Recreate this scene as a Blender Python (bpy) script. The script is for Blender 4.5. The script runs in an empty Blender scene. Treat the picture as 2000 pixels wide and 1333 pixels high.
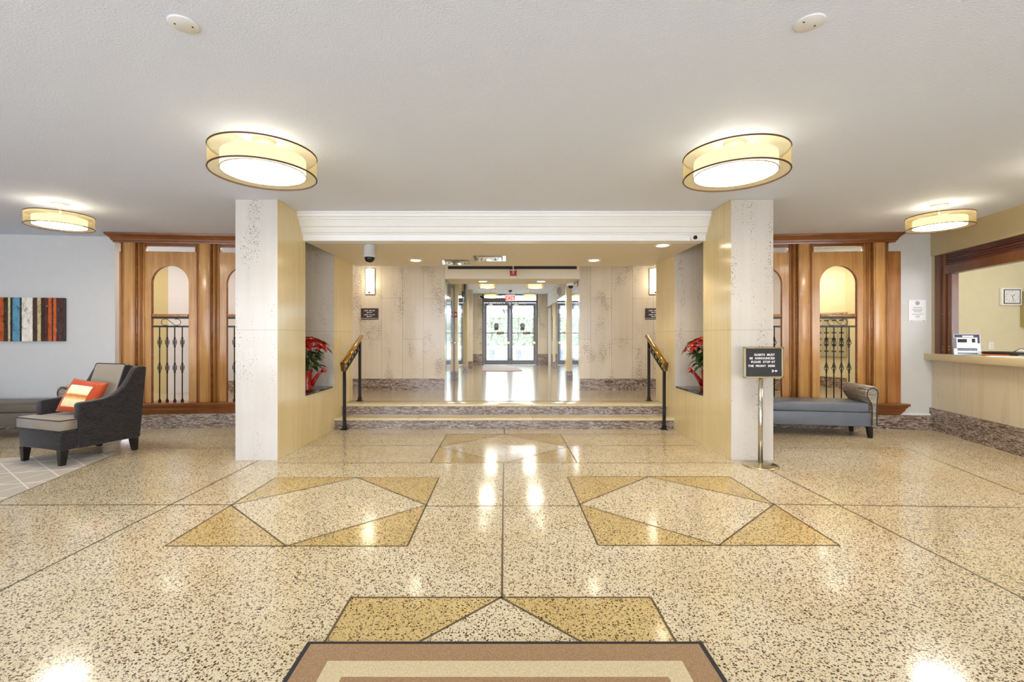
import bpy, bmesh, math, random
from mathutils import Vector, Matrix, Quaternion

C = bpy.context.scene.collection
SC = bpy.context.scene
R = math.radians
PI = math.pi

# ------------------------------------------------------------------ camera, world, light, exposure
cam_d = bpy.data.cameras.new('camera')
cam_d.sensor_width = 36.0
cam_d.lens = 900.0 / 2000.0 * 36.0
cam_d.shift_x = 15.0 / 2000.0
cam_d.shift_y = -9.5 / 2000.0
cam_d.clip_start = 0.05
cam = bpy.data.objects.new('camera', cam_d)
cam.location = (0, 0, 1.3)
cam.rotation_euler = (R(90), 0, 0)
C.objects.link(cam)
SC.camera = cam

SC.view_settings.view_transform = 'Standard'
SC.view_settings.look = 'None'
SC.view_settings.gamma = 1.0
SC.view_settings.exposure = 0.38
SC.view_settings.use_curve_mapping = False

world = bpy.data.worlds.new('overcast sky')
SC.world = world
world.use_nodes = True
wn = world.node_tree
bg = wn.nodes['Background']
bg.inputs['Color'].default_value = (0.88, 0.93, 1.0, 1)
bg.inputs['Strength'].default_value = 8.0


def area_light(name, loc, rot, sx, sy, power, col=(1, 1, 1)):
    d = bpy.data.lights.new(name, 'AREA')
    d.shape = 'RECTANGLE'
    d.size, d.size_y = sx, sy
    d.energy = power
    d.color = col
    o = bpy.data.objects.new(name, d)
    o.location = loc
    o.rotation_euler = rot
    C.objects.link(o)
    return o


def point_light(name, loc, power, col=(1, 0.8, 0.55), rad=0.08):
    d = bpy.data.lights.new(name, 'POINT')
    d.energy = power
    d.color = col
    d.shadow_soft_size = rad
    o = bpy.data.objects.new(name, d)
    o.location = loc
    C.objects.link(o)
    return o


# daylight through the glazed front of the lobby, behind the camera
area_light('daylight_front_windows', (-1.0, -3.3, 1.45), (R(90), 0, 0), 12.0, 2.3, 300, (0.96, 0.98, 1.0))
# daylight through the glass entrance at the far end of the hall
area_light('daylight_far_entrance', (0.19, 16.02, 1.5), (R(-90), 0, 0), 1.95, 2.5, 1).data.cycles.is_portal = True
# unseen lights added over the side passages to brighten them, behind the wooden screens
for sx in (-1, 1):
    area_light('side_passage_fill', (sx * 4.6, 7.25, 2.69), (0, 0, 0), 3.4, 0.4, 25, (1, 0.88, 0.68))
area_light('mail_alcove_fill', (5.75, 8.75, 2.69), (0, 0, 0), 0.4, 0.4, 14, (1, 0.9, 0.7))  # unseen light added to brighten the mailboxes
point_light('office_lamp', (7.2, 5.6, 2.5), 32, (1, 0.92, 0.74), 0.2)

# ------------------------------------------------------------------ node helpers


def lin(c):
    return tuple(((v / 255.0) / 12.92 if v / 255.0 <= 0.04045 else ((v / 255.0 + 0.055) / 1.055) ** 2.4) for v in c) + (1.0,)


class NT:
    def __init__(s, name):
        s.m = bpy.data.materials.new(name)
        s.m.use_nodes = True
        s.t = s.m.node_tree
        s.b = s.t.nodes['Principled BSDF']
        s.out = s.t.nodes['Material Output']

    def n(s, typ, **kw):
        o = s.t.nodes.new(typ)
        for k, v in kw.items():
            if k.startswith('i_'):
                key = k[2:]
                key = int(key) if key.isdigit() else key.replace('_', ' ')
                o.inputs[key].default_value = v
            else:
                setattr(o, k, v)
        return o

    def l(s, a, b):
        s.t.links.new(a, b)

    def pos(s):
        return s.n('ShaderNodeNewGeometry').outputs['Position']

    def objc(s):
        return s.n('ShaderNodeTexCoord').outputs['Object']

    def mapping(s, vec, scale=(1, 1, 1), loc=(0, 0, 0), rot=(0, 0, 0)):
        m = s.n('ShaderNodeMapping')
        m.inputs['Scale'].default_value = scale
        m.inputs['Location'].default_value = loc
        m.inputs['Rotation'].default_value = rot
        s.l(vec, m.inputs['Vector'])
        return m.outputs[0]

    def noise(s, vec, scale, detail=3, rough=0.55, dist=0.0):
        n = s.n('ShaderNodeTexNoise')
        n.inputs['Scale'].default_value = scale
        n.inputs['Detail'].default_value = detail
        n.inputs['Roughness'].default_value = rough
        n.inputs['Distortion'].default_value = dist
        s.l(vec, n.inputs['Vector'])
        return n.outputs['Fac']

    def ramp(s, fac, stops, interp='LINEAR'):
        r = s.n('ShaderNodeValToRGB')
        r.color_ramp.interpolation = interp
        el = r.color_ramp.elements
        el[0].position, el[0].color = stops[0]
        el[1].position, el[1].color = stops[-1]
        for p, c in stops[1:-1]:
            e = el.new(p)
            e.color = c
        s.l(fac, r.inputs[0])
        return r.outputs[0]

    def math(s, op, a, b=0.0):
        m = s.n('ShaderNodeMath', operation=op)
        for i, v in enumerate((a, b)):
            if isinstance(v, (int, float)):
                m.inputs[i].default_value = v
            else:
                s.l(v, m.inputs[i])
        return m.outputs[0]

    def mix(s, fac, a, b, blend='MIX'):
        m = s.n('ShaderNodeMix', data_type='RGBA', blend_type=blend)
        for sock, v in ((m.inputs[0], fac), (m.inputs[6], a), (m.inputs[7], b)):
            if isinstance(v, (int, float, tuple)):
                sock.default_value = v
            else:
                s.l(v, sock)
        return m.outputs[2]

    def base(s, col):
        if isinstance(col, tuple):
            s.b.inputs['Base Color'].default_value = col
        else:
            s.l(col, s.b.inputs['Base Color'])

    def set(s, rough=None, metal=None, spec=None, coat=None):
        if rough is not None:
            if isinstance(rough, (int, float)):
                s.b.inputs['Roughness'].default_value = rough
            else:
                s.l(rough, s.b.inputs['Roughness'])
        if metal is not None:
            s.b.inputs['Metallic'].default_value = metal
        if spec is not None:
            s.b.inputs['Specular IOR Level'].default_value = spec
        if coat is not None:
            s.b.inputs['Coat Weight'].default_value = coat

    def bump(s, h, strength=0.3, dist=0.01):
        b = s.n('ShaderNodeBump')
        b.inputs['Strength'].default_value = strength
        b.inputs['Distance'].default_value = dist
        s.l(h, b.inputs['Height'])
        s.l(b.outputs[0], s.b.inputs['Normal'])


def plain(name, rgb, rough=0.5, metal=0.0, spec=None, var=0.06, vscale=8.0, bump=0.0, bscale=120):
    t = NT(name)
    c = lin(rgb)
    p = t.objc()
    f = t.noise(p, vscale, 3)
    d = tuple(max(0, v * (1 - var)) for v in c[:3]) + (1,)
    u = tuple(min(1, v * (1 + var)) for v in c[:3]) + (1,)
    t.base(t.ramp(f, [(0.3, d), (0.7, u)]))
    t.set(rough, metal, spec)
    if bump:
        t.bump(t.noise(p, bscale, 2), bump, 0.004)
    return t.m


def emit(name, rgb, strength):
    t = NT(name)
    e = t.n('ShaderNodeEmission')
    e.inputs[0].default_value = lin(rgb)
    e.inputs[1].default_value = strength
    t.l(e.outputs[0], t.out.inputs[0])
    return t.m


def terrazzo(name, c_base, c_base2, c_chip, c_chip2, amount=0.42, rough=0.13):
    t = NT(name)
    p = t.pos()
    w = t.noise(p, 90, 2)
    big = t.noise(p, 1.3, 3)
    fine = t.noise(p, 190, 2)
    base = t.mix(t.ramp(big, [(0.35, (0, 0, 0, 1)), (0.7, (1, 1, 1, 1))]), c_base, c_base2)
    base = t.mix(t.math('MULTIPLY', t.ramp(fine, [(0.42, (0, 0, 0, 1)), (0.7, (1, 1, 1, 1))]), 0.45), base, tuple(x * 0.66 for x in c_base2[:3]) + (1,))
    col = base
    # two sizes of marble chip: each voronoi cell may hold one, with its own size and colour
    for sc, am, lo, sp, ca, cb in ((170, amount * 0.95, 0.2, 0.3, c_chip2, tuple(x * 0.5 for x in c_chip2[:3]) + (1,)), (94, amount, 0.17, 0.38, c_chip, c_chip2)):
        v = t.n('ShaderNodeTexVoronoi', feature='F1')
        v.inputs['Scale'].default_value = sc
        v.inputs['Randomness'].default_value = 1
        t.l(t.mapping(p, (1, 1, 1), (sc, 0, 0)), v.inputs['Vector'])
        sep = t.n('ShaderNodeSeparateColor')
        t.l(v.outputs['Color'], sep.inputs[0])
        pick = t.math('LESS_THAN', sep.outputs[0], am)
        size = t.math('MULTIPLY_ADD', sep.outputs[1], sp)
        size.node.inputs[2].default_value = lo
        warp = t.math('ADD', v.outputs['Distance'], t.math('MULTIPLY', t.math('SUBTRACT', w, 0.5), 0.6))
        ins = t.math('LESS_THAN', warp, size)
        col = t.mix(t.math('MULTIPLY', pick, ins), col, t.mix(sep.outputs[2], ca, cb))
    t.base(col)
    t.set(t.math('MULTIPLY_ADD', big, 0.06), spec=0.5)
    t.b.inputs['Roughness'].links[0].from_node.inputs[2].default_value = rough - 0.03
    return t.m


def travertine(name, axis, c0, c1, bw=50.0, bh=1.365, off=(0, 0), pits=1.0, rough=0.16, vein=0.5, offset=0.5, mort=0.0022, swap=False, mfac=0.6, mz=1.1, mx=5.5):
    t = NT(name)
    p = t.pos()
    sx = t.n('ShaderNodeSeparateXYZ')
    t.l(p, sx.inputs[0])
    u = sx.outputs[0 if axis == 'x' else 1]
    z = sx.outputs[2]
    # vertical bands
    band = t.noise(t.mapping(p, (3.2, 3.2, 0.35)), 1.0, 4, 0.6)
    streak = t.noise(t.mapping(p, (26, 26, 0.9)), 1.0, 3, 0.6)
    cloud = t.noise(p, 2.2, 4, 0.6)
    f = t.math('ADD', t.math('MULTIPLY', band, 0.55), t.math('ADD', t.math('MULTIPLY', streak, vein * 0.45), t.math('MULTIPLY', cloud, 0.3)))
    col = t.ramp(f, [(0.35, c1), (0.75, c0)])
    # pits in vertical trains
    pn = t.noise(t.mapping(p, (125, 125, 44)), 1.0, 1, 0.4)
    mask = t.noise(t.mapping(p, (mx, mx, mz), (3.1, 1.7, 0.4)), 1.0, 2, 0.5)
    thr = t.math('SUBTRACT', 0.86, t.math('MULTIPLY', t.ramp(mask, [(0.36, (0, 0, 0, 1)), (0.66, (1, 1, 1, 1))]), 0.24 * pits))
    pit = t.math('GREATER_THAN', pn, thr)
    dark = lin((112, 92, 70))
    col = t.mix(t.math('MULTIPLY', pit, 0.8), col, dark)
    # slab joints
    cmb = t.n('ShaderNodeCombineXYZ')
    t.l(t.math('ADD', u, 50 + off[0]), cmb.inputs[1 if swap else 0])
    t.l(t.math('ADD', z, off[1]), cmb.inputs[0 if swap else 1])
    br = t.n('ShaderNodeTexBrick', offset=offset)
    br.inputs['Scale'].default_value = 1.0
    br.inputs['Mortar Size'].default_value = mort
    br.inputs['Mortar Smooth'].default_value = 0.0
    br.inputs['Brick Width'].default_value = bw
    br.inputs['Row Height'].default_value = bh
    br.inputs['Color1'].default_value = (0.90, 0.90, 0.90, 1)
    br.inputs['Color2'].default_value = (1, 1, 1, 1)
    br.inputs['Bias'].default_value = 0.2
    t.l(cmb.outputs[0], br.inputs['Vector'])
    if bw < 5:
        col = t.mix(1.0, col, br.outputs['Color'], 'MULTIPLY')
    col = t.mix(t.math('MULTIPLY', br.outputs['Fac'], mfac), col, lin((130, 112, 84)))
    t.base(col)
    t.set(rough, spec=0.5)
    t.bump(t.math('MULTIPLY', pit, -1.0), 0.4, 0.003)
    return t.m


def marble(name, stretch=(2.0, 2.0, 12.0), rot=(0, 0.05, 0)):
    t = NT(name)
    p = t.mapping(t.pos(), stretch, rot=rot)
    a = t.noise(p, 1.5, 6, 0.62, 1.2)
    b = t.noise(t.mapping(p, (1.3, 1.3, 1.7), (7, 3, 1)), 1.7, 6, 0.66, 1.8)
    c = t.noise(t.mapping(p, (2.6, 2.6, 3.0), (2, 9, 4)), 2.0, 6, 0.7, 2.0)
    ridge = t.math('ABSOLUTE', t.math('SUBTRACT', b, 0.5))
    vein = t.ramp(ridge, [(0.0, (1, 1, 1, 1)), (0.013, (0.65, 0.65, 0.65, 1)), (0.034, (0, 0, 0, 1))])
    ridge2 = t.math('ABSOLUTE', t.math('SUBTRACT', c, 0.5))
    vein2 = t.ramp(ridge2, [(0.0, (1, 1, 1, 1)), (0.03, (0, 0, 0, 1))])
    col = t.ramp(a, [(0.3, lin((70, 50, 38))), (0.46, lin((104, 80, 62))), (0.60, lin((122, 98, 82))), (0.78, lin((160, 140, 124)))])
    col = t.mix(t.math('MULTIPLY', vein2, 0.55), col, lin((66, 48, 38)))
    col = t.mix(t.math('MULTIPLY', vein, 0.85), col, lin((232, 224, 212)))
    t.base(col)
    t.set(0.16, spec=0.5)
    return t.m


def wood(name, c0, c1, c2, rough=0.28, stretch=(14, 14, 0.8)):
    t = NT(name)
    p = t.objc()
    a = t.noise(t.mapping(p, stretch), 1.0, 5, 0.62, 0.6)
    b = t.noise(t.mapping(p, tuple(v * 5 for v in stretch)), 1.0, 3, 0.6)
    k = t.noise(p, 2.5, 3, 0.5, 0.8)
    f = t.math('ADD', t.math('MULTIPLY', a, 0.62), t.math('ADD', t.math('MULTIPLY', b, 0.16), t.math('MULTIPLY', k, 0.24)))
    t.base(t.ramp(f, [(0.34, c2), (0.5, c1), (0.68, c0)]))
    t.set(rough, spec=0.5, coat=0.25)
    t.b.inputs['Coat Roughness'].default_value = 0.12
    return t.m


def fabric(name, rgb, rgb2, scale=220, stretch=(1, 1, 1), rough=0.85, bump=0.25):
    t = NT(name)
    p = t.mapping(t.objc(), stretch)
    a = t.noise(p, scale, 2, 0.6)
    b = t.noise(p, 5, 3)
    c = t.ramp(a, [(0.35, lin(rgb2)), (0.65, lin(rgb))])
    t.base(t.mix(t.math('MULTIPLY', b, 0.18), c, lin(tuple(v * 0.8 for v in rgb))))
    t.set(rough, spec=0.25)
    t.b.inputs['Sheen Weight'].default_value = 0.25
    t.bump(a, bump, 0.003)
    return t.m


def glass(name, tint=(0.96, 0.99, 1.0), refl=0.10):
    t = NT(name)
    tr = t.n('ShaderNodeBsdfTransparent')
    tr.inputs[0].default_value = tint + (1,)
    gl = t.n('ShaderNodeBsdfGlossy')
    gl.inputs['Roughness'].default_value = 0.02
    lw = t.n('ShaderNodeLayerWeight')
    lw.inputs[0].default_value = 0.25
    mx = t.n('ShaderNodeMixShader')
    t.l(t.math('ADD', t.math('MULTIPLY', lw.outputs['Facing'], 0.5), refl * 0.3), mx.inputs[0])
    t.l(tr.outputs[0], mx.inputs[1])
    t.l(gl.outputs[0], mx.inputs[2])
    t.l(mx.outputs[0], t.out.inputs[0])
    return t.m


def sheer(name, rgb, transp=0.45):
    t = NT(name)
    p = t.objc()
    tr = t.n('ShaderNodeBsdfTransparent')
    tr.inputs[0].default_value = lin((255, 247, 224))
    df = t.n('ShaderNodeBsdfDiffuse')
    df.inputs[0].default_value = lin(rgb)
    tl = t.n('ShaderNodeBsdfTranslucent')
    tl.inputs[0].default_value = lin(rgb)
    a = t.n('ShaderNodeMixShader')
    a.inputs[0].default_value = 0.6
    t.l(df.outputs[0], a.inputs[1])
    t.l(tl.outputs[0], a.inputs[2])
    m = t.n('ShaderNodeMixShader')
    w = t.noise(p, 300, 1)
    t.l(t.math('MULTIPLY_ADD', w, -0.2), m.inputs[0])
    m.inputs[0].links[0].from_node.inputs[2].default_value = 1.0 - transp + 0.1
    t.l(tr.outputs[0], m.inputs[1])
    t.l(a.outputs[0], m.inputs[2])
    t.l(m.outputs[0], t.out.inputs[0])
    return t.m


M = {}
M['floor'] = terrazzo('terrazzo cream', lin((230, 217, 188)), lin((216, 198, 160)), lin((50, 34, 24)), lin((118, 84, 52)), 0.62, 0.12)
M['floor_tan'] = terrazzo('terrazzo tan', lin((216, 190, 134)), lin((202, 174, 116)), lin((52, 40, 28)), lin((112, 90, 48)), 0.60, 0.12)
M['brass_strip'] = plain('brass divider strip', (92, 74, 44), 0.4, 0.2)
M['floor_hall'] = terrazzo('terrazzo grey', lin((188, 172, 144)), lin((172, 154, 124)), lin((134, 116, 92)), lin((154, 136, 110)), 0.35, 0.22)
M['floor_hall'].node_tree.nodes['Principled BSDF'].inputs['Coat Weight'].default_value = 0.7
M['floor_hall'].node_tree.nodes['Principled BSDF'].inputs['Coat Roughness'].default_value = 0.14
M['trav_front'] = travertine('travertine pitted', 'x', lin((211, 206, 199)), lin((196, 188, 177)), off=(0, 0), pits=1.05)
M['trav_side'] = travertine('travertine vein cut lamp warmed', 'y', lin((228, 209, 160)), lin((212, 189, 136)), pits=0.6, vein=1.0)  # vein-cut faces; warm lamp light is put into the yellower colour
M['trav_back'] = travertine('travertine blocks', 'x', lin((222, 210, 190)), lin((206, 191, 166)), bw=1.53, bh=0.39, off=(0.257, 1.053), pits=1.35, vein=0.6, swap=True, mort=0.0014, mfac=0.22, mz=1.6, mx=3.5)
M['trav_desk'] = travertine('travertine desk', 'y', lin((214, 202, 176)), lin((184, 168, 138)), pits=0.6, vein=1.5, bh=4.0)
M['trav_tread'] = travertine('travertine tread', 'x', lin((226, 212, 176)), lin((208, 190, 148)), pits=0.4, bh=9, bw=1.6)
M['marble'] = marble('brown veined marble')
M['wood'] = wood('honey maple', lin((204, 158, 98)), lin((184, 134, 76)), lin((158, 106, 56)))
M['wood_mid'] = wood('maple moulding', lin((184, 130, 72)), lin((162, 106, 54)), lin((128, 78, 36)))
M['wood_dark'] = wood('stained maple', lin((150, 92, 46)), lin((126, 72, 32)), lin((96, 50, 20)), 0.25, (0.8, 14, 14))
M['cherry'] = wood('cherry shutter wood', lin((124, 72, 34)), lin((100, 56, 24)), lin((74, 40, 16)), 0.3)
M['cherry_slats'] = wood('dark shutter slats', lin((96, 40, 22)), lin((78, 30, 18)), lin((58, 20, 14)), 0.3, (14, 0.8, 14))
M['wall_white'] = plain('off white wall paint', (206, 205, 203), 0.7, var=0.015)
M['wall_beige'] = plain('cream wall paint', (216, 205, 172), 0.7, var=0.02)
M['wall_tan'] = plain('tan bulkhead paint', (196, 182, 142), 0.7, var=0.02)
M['wall_olive'] = plain('ochre wall paint', (188, 168, 118), 0.7, var=0.02)
M['wall_lav'] = plain('pale grey wall paint', (206, 200, 198), 0.7, var=0.02)
M['soffit'] = plain('soffit paint', (224, 214, 192), 0.7, var=0.015)
M['crown'] = plain('white gloss trim paint', (234, 234, 232), 0.4, var=0.01)
M['white_plastic'] = plain('white plastic', (236, 234, 228), 0.4, var=0.01)
t = NT('textured ceiling paint')
t.base(lin((219, 226, 242)))
t.set(0.8)
t.bump(t.noise(t.pos(), 85, 3), 0.5, 0.006)
M['ceiling'] = t.m
M['plate_paint'] = plain('painted cover plate', (222, 222, 222), 0.7, var=0.01)
M['black_metal'] = plain('black painted iron', (22, 21, 22), 0.35, 0.3)
M['black_slab'] = plain('black granite sill', (28, 27, 28), 0.08)
M['brass'] = plain('polished brass', (206, 168, 92), 0.18, 1.0)
M['champagne'] = plain('champagne metal', (206, 192, 158), 0.2, 1.0)
M['canopy_paint'] = plain('champagne painted metal', (206, 196, 168), 0.5)
M['steel'] = plain('brushed nickel', (196, 190, 178), 0.22, 1.0)
M['mirror'] = plain('polished steel panel', (224, 226, 232), 0.05, 1.0, var=0.01)
M['door_metal'] = plain('polished blue grey door', (206, 210, 226), 0.12, 0.9, var=0.02)
M['door_frame'] = plain('bronze aluminium frame', (104, 102, 102), 0.35, 0.4)
M['frame_light'] = plain('pale aluminium frame', (132, 146, 178), 0.5, 0.2)
M['grey_plastic'] = plain('grey camera housing', (186, 186, 186), 0.35)
M['smoke'] = plain('dark camera dome', (22, 18, 18), 0.05)
M['lens'] = plain('camera lens', (14, 14, 15), 0.1)
M['rim'] = plain('bronze shade rim', (84, 52, 22), 0.5)
M['shade'] = sheer('sheer gold organza', (250, 228, 172), 0.58)
M['inner'] = emit('lit inner drum fabric', (255, 248, 218), 1.2)
M['diff'] = emit('lit lamp diffuser', (255, 246, 228), 34.0)
M['diff_hall'] = emit('lit hall lamp diffuser', (255, 244, 220), 60.0)
M['can'] = emit('lit downlight', (255, 240, 208), 22.0)
M['sconce'] = emit('lit sconce glass', (255, 242, 214), 5.0)
M['sconce_edge'] = plain('sconce metal', (120, 108, 84), 0.35, 0.7)
M['red'] = plain('fire alarm red', (168, 22, 24), 0.4)
M['sign_dark'] = plain('dark sign plate', (58, 46, 42), 0.35)
M['board'] = plain('black letter board', (52, 51, 54), 0.7)
M['letters'] = plain('white letters', (240, 240, 240), 0.5)
M['glass'] = glass('window glass')
M['glass_tint'] = glass('front glazing tinted to dim daylight', (0.70, 0.71, 0.73))  # unseen panes; tint added to weaken the daylight from behind
M['vinyl'] = plain('blue grey vinyl', (104, 110, 122), 0.35, var=0.08, vscale=5, bump=0.05)
M['vinyl_taupe'] = plain('dark taupe vinyl', (92, 84, 72), 0.38, var=0.08, vscale=5, bump=0.05)
M['black_wood'] = plain('black lacquered wood', (24, 20, 19), 0.3)
M['tweed'] = fabric('charcoal tweed', (56, 50, 50), (24, 21, 22), 60, (0.4, 0.4, 2.6))
M['taupe'] = fabric('taupe upholstery', (156, 144, 128), (140, 128, 112), 240)
M['piping'] = plain('dark piping', (44, 40, 40), 0.6)
M['orange'] = fabric('burnt orange silk', (206, 84, 36), (176, 62, 26), 60, (1, 1, 7), 0.5, 0.4)
M['notice'] = plain('white notice paper', (236, 236, 238), 0.5, var=0.01)
M['ink'] = plain('grey print', (92, 92, 98), 0.6)
M['ink_dark'] = plain('black print', (30, 30, 32), 0.6)
M['pot'] = plain('red enamel', (150, 18, 20), 0.15)
M['bract'] = plain('red bracts', (156, 6, 20), 0.5, var=0.22, vscale=25)
M['leaf'] = plain('dark green leaves', (62, 84, 38), 0.45, var=0.3, vscale=20)
M['stem'] = plain('green stems', (88, 100, 48), 0.6)
M['bud'] = plain('yellow buds', (214, 180, 60), 0.6)
M['laminate'] = plain('beige counter laminate', (206, 190, 152), 0.35, var=0.02)
M['mail'] = plain('beige enamel mailbox', (176, 168, 142), 0.35, var=0.03)
M['rubber'] = plain('black rubber', (40, 38, 36), 0.8)
M['navy'] = plain('navy print', (52, 52, 104), 0.5)
M['leather'] = plain('black leather', (34, 32, 32), 0.45)
M['book_orange'] = plain('orange book cover', (176, 96, 60), 0.5)
M['screen'] = plain('dark tv casing', (20, 20, 22), 0.25)
M['tv_lit'] = emit('lit tv picture', (150, 175, 210), 0.5)
M['clock_face'] = plain('clock face', (232, 232, 232), 0.3, var=0.01)
M['cabinet_olive'] = plain('olive beige cabinet', (176, 158, 104), 0.5)
M['grass'] = plain('pale lawn', (140, 152, 118), 0.9, var=0.25, vscale=14)
M['paving'] = plain('pale paving', (214, 214, 212), 0.8)
M['hedge'] = plain('hedge leaves', (160, 168, 140), 0.7, var=0.45, vscale=30)
M['hedge_dark'] = plain('hedge interior', (98, 106, 84), 0.9)
M['bark'] = plain('bark', (96, 88, 84), 0.9)
M['post'] = plain('grey stone post', (128, 132, 142), 0.7)
M['exit_face'] = emit('lit exit sign face', (244, 214, 208), 0.9)
M['exit_red'] = emit('lit exit letters', (238, 30, 50), 1.4)
M['matpink'] = fabric('mauve door mat', (172, 156, 158), (150, 134, 138), 300)

# ------------------------------------------------------------------ mesh builder


class MB:
    def __init__(s):
        s.bm = bmesh.new()

    def _join(s, b2, mat=0, T=None, smooth=False):
        vm = {}
        for v in b2.verts:
            vm[v] = s.bm.verts.new(T @ v.co if T else v.co)
        for f in b2.faces:
            try:
                nf = s.bm.faces.new([vm[v] for v in f.verts])
            except ValueError:
                continue
            nf.material_index = mat if mat is not None else f.material_index
            nf.smooth = smooth or f.smooth
        b2.free()
        return s

    def box(s, x0, x1, y0, y1, z0, z1, mat=0, bev=0.0, seg=2, T=None):
        b = bmesh.new()
        bmesh.ops.create_cube(b, size=1.0)
        for v in b.verts:
            v.co = Vector(((x0 + x1) / 2 + v.co.x * (x1 - x0), (y0 + y1) / 2 + v.co.y * (y1 - y0), (z0 + z1) / 2 + v.co.z * (z1 - z0)))
        if bev > 0:
            bmesh.ops.bevel(b, geom=list(b.edges), offset=bev, segments=seg, profile=0.5, affect='EDGES')
            for f in b.faces:
                f.smooth = seg > 1
        return s._join(b, mat, T)

    def quad(s, pts, mat=0, T=None):
        vs = [s.bm.verts.new(T @ Vector(p) if T else Vector(p)) for p in pts]
        f = s.bm.faces.new(vs)
        f.material_index = mat
        return s

    def prism(s, poly, plane, a, b, mat=0, bev=0.0, seg=2, T=None, smooth=False):
        """poly: 2-D outline; plane 'xy' 'xz' 'yz'; extruded from a to b along the third axis"""
        def P(u, v, w):
            return {'xy': (u, v, w), 'xz': (u, w, v), 'yz': (w, u, v)}[plane]
        b2 = bmesh.new()
        A = [b2.verts.new(P(u, v, a)) for u, v in poly]
        B = [b2.verts.new(P(u, v, b)) for u, v in poly]
        n = len(poly)
        b2.faces.new(A)
        b2.faces.new(B[::-1])
        for i in range(n):
            f = b2.faces.new((A[i], B[i], B[(i + 1) % n], A[(i + 1) % n]))
            f.smooth = smooth
        bmesh.ops.recalc_face_normals(b2, faces=b2.faces)
        if bev > 0:
            es = [e for e in b2.edges if (e.verts[0] in A) == (e.verts[1] in A)] 
            bmesh.ops.bevel(b2, geom=es, offset=bev, segments=seg, profile=0.5, affect='EDGES')
            for f in b2.faces:
                f.smooth = True
        return s._join(b2, mat, T)

    def lathe(s, prof, cx=0, cy=0, n=32, mat=0, T=None, smooth=True, cap=True):
        """prof: list of (r, z)"""
        b2 = bmesh.new()
        rings = []
        for r, z in prof:
            if r <= 1e-6:
                rings.append([b2.verts.new((cx, cy, z))])
            else:
                rings.append([b2.verts.new((cx + r * math.cos(2 * PI * i / n), cy + r * math.sin(2 * PI * i / n), z)) for i in range(n)])
        for a, b in zip(rings, rings[1:]):
            for i in range(n):
                j = (i + 1) % n
                if len(a) == 1 and len(b) == 1:
                    continue
                if len(a) == 1:
                    f = b2.faces.new((a[0], b[i], b[j]))
                elif len(b) == 1:
                    f = b2.faces.new((a[i], b[0], a[j]))
                else:
                    f = b2.faces.new((a[i], b[i], b[j], a[j]))
                f.smooth = smooth
        if cap:
            for rg in (rings[0], rings[-1]):
                if len(rg) > 2:
                    b2.faces.new(rg)
        bmesh.ops.recalc_face_normals(b2, faces=b2.faces)
        return s._join(b2, mat, T)

    def cyl(s, p0, p1, r, n=16, mat=0, r1=None, T=None):
        p0, p1 = Vector(p0), Vector(p1)
        d = p1 - p0
        q = Vector((0, 0, 1)).rotation_difference(d.normalized())
        X = Matrix.Translation(p0) @ q.to_matrix().to_4x4()
        if T:
            X = T @ X
        return s.lathe([(r, 0), (r if r1 is None else r1, d.length)], n=n, mat=mat, T=X)

    def tube(s, pts, r, n=8, mat=0, T=None, closed=False):
        pts = [Vector(p) for p in pts]
        m = len(pts)
        rr = r if isinstance(r, (list, tuple)) else [r] * m
        b2 = bmesh.new()
        rings = []
        up = None
        for i, p in enumerate(pts):
            if closed:
                d = (pts[(i + 1) % m] - pts[i - 1]).normalized()
            else:
                d = (pts[min(i + 1, m - 1)] - pts[max(i - 1, 0)]).normalized()
            if up is None:
                up = d.orthogonal().normalized()
            up = (up - d * up.dot(d))
            if up.length < 1e-6:
                up = d.orthogonal()
            up.normalize()
            sd = d.cross(up)
            rings.append([b2.verts.new(p + (up * math.cos(2 * PI * k / n) + sd * math.sin(2 * PI * k / n)) * rr[i]) for k in range(n)])
        prs = list(zip(rings, rings[1:])) + ([(rings[-1], rings[0])] if closed else [])
        for a, b in prs:
            for k in range(n):
                f = b2.faces.new((a[k], a[(k + 1) % n], b[(k + 1) % n], b[k]))
                f.smooth = True
        if not closed:
            b2.faces.new(rings[0][::-1])
            b2.faces.new(rings[-1])
        bmesh.ops.recalc_face_normals(b2, faces=b2.faces)
        return s._join(b2, mat, T)

    def bar(s, p0, p1, w, h, mat=0, T=None):
        """rectangular bar from p0 to p1, width w across, height h"""
        p0, p1 = Vector(p0), Vector(p1)
        d = (p1 - p0)
        L = d.length
        d.normalize()
        up = Vector((0, 0, 1))
        if abs(d.z) > 0.98:
            up = Vector((0, 1, 0))
        sd = d.cross(up).normalized()
        up = sd.cross(d)
        X = Matrix((sd, d, up)).transposed().to_4x4()
        X.translation = p0
        if T:
            X = T @ X
        return s.box(-w / 2, w / 2, 0, L, -h / 2, h / 2, mat, T=X)

    def ball(s, c, r, mat=0, sx=1, sy=1, sz=1, seg=16, T=None):
        b2 = bmesh.new()
        bmesh.ops.create_uvsphere(b2, u_segments=seg, v_segments=max(6, seg // 2), radius=r)
        for v in b2.verts:
            v.co = Vector((c[0] + v.co.x * sx, c[1] + v.co.y * sy, c[2] + v.co.z * sz))
        for f in b2.faces:
            f.smooth = True
        return s._join(b2, mat, T)

    def mesh(s, me, mat=0, T=None):
        b2 = bmesh.new()
        b2.from_mesh(me)
        return s._join(b2, mat, T)

    def build(s, name, mats, parent=None):
        me = bpy.data.meshes.new(name)
        s.bm.normal_update()
        s.bm.to_mesh(me)
        s.bm.free()
        o = bpy.data.objects.new(name, me)
        for m in (mats if isinstance(mats, (list, tuple)) else [mats]):
            me.materials.append(M[m] if isinstance(m, str) else m)
        C.objects.link(o)
        if parent:
            o.parent = parent
        return o


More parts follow.
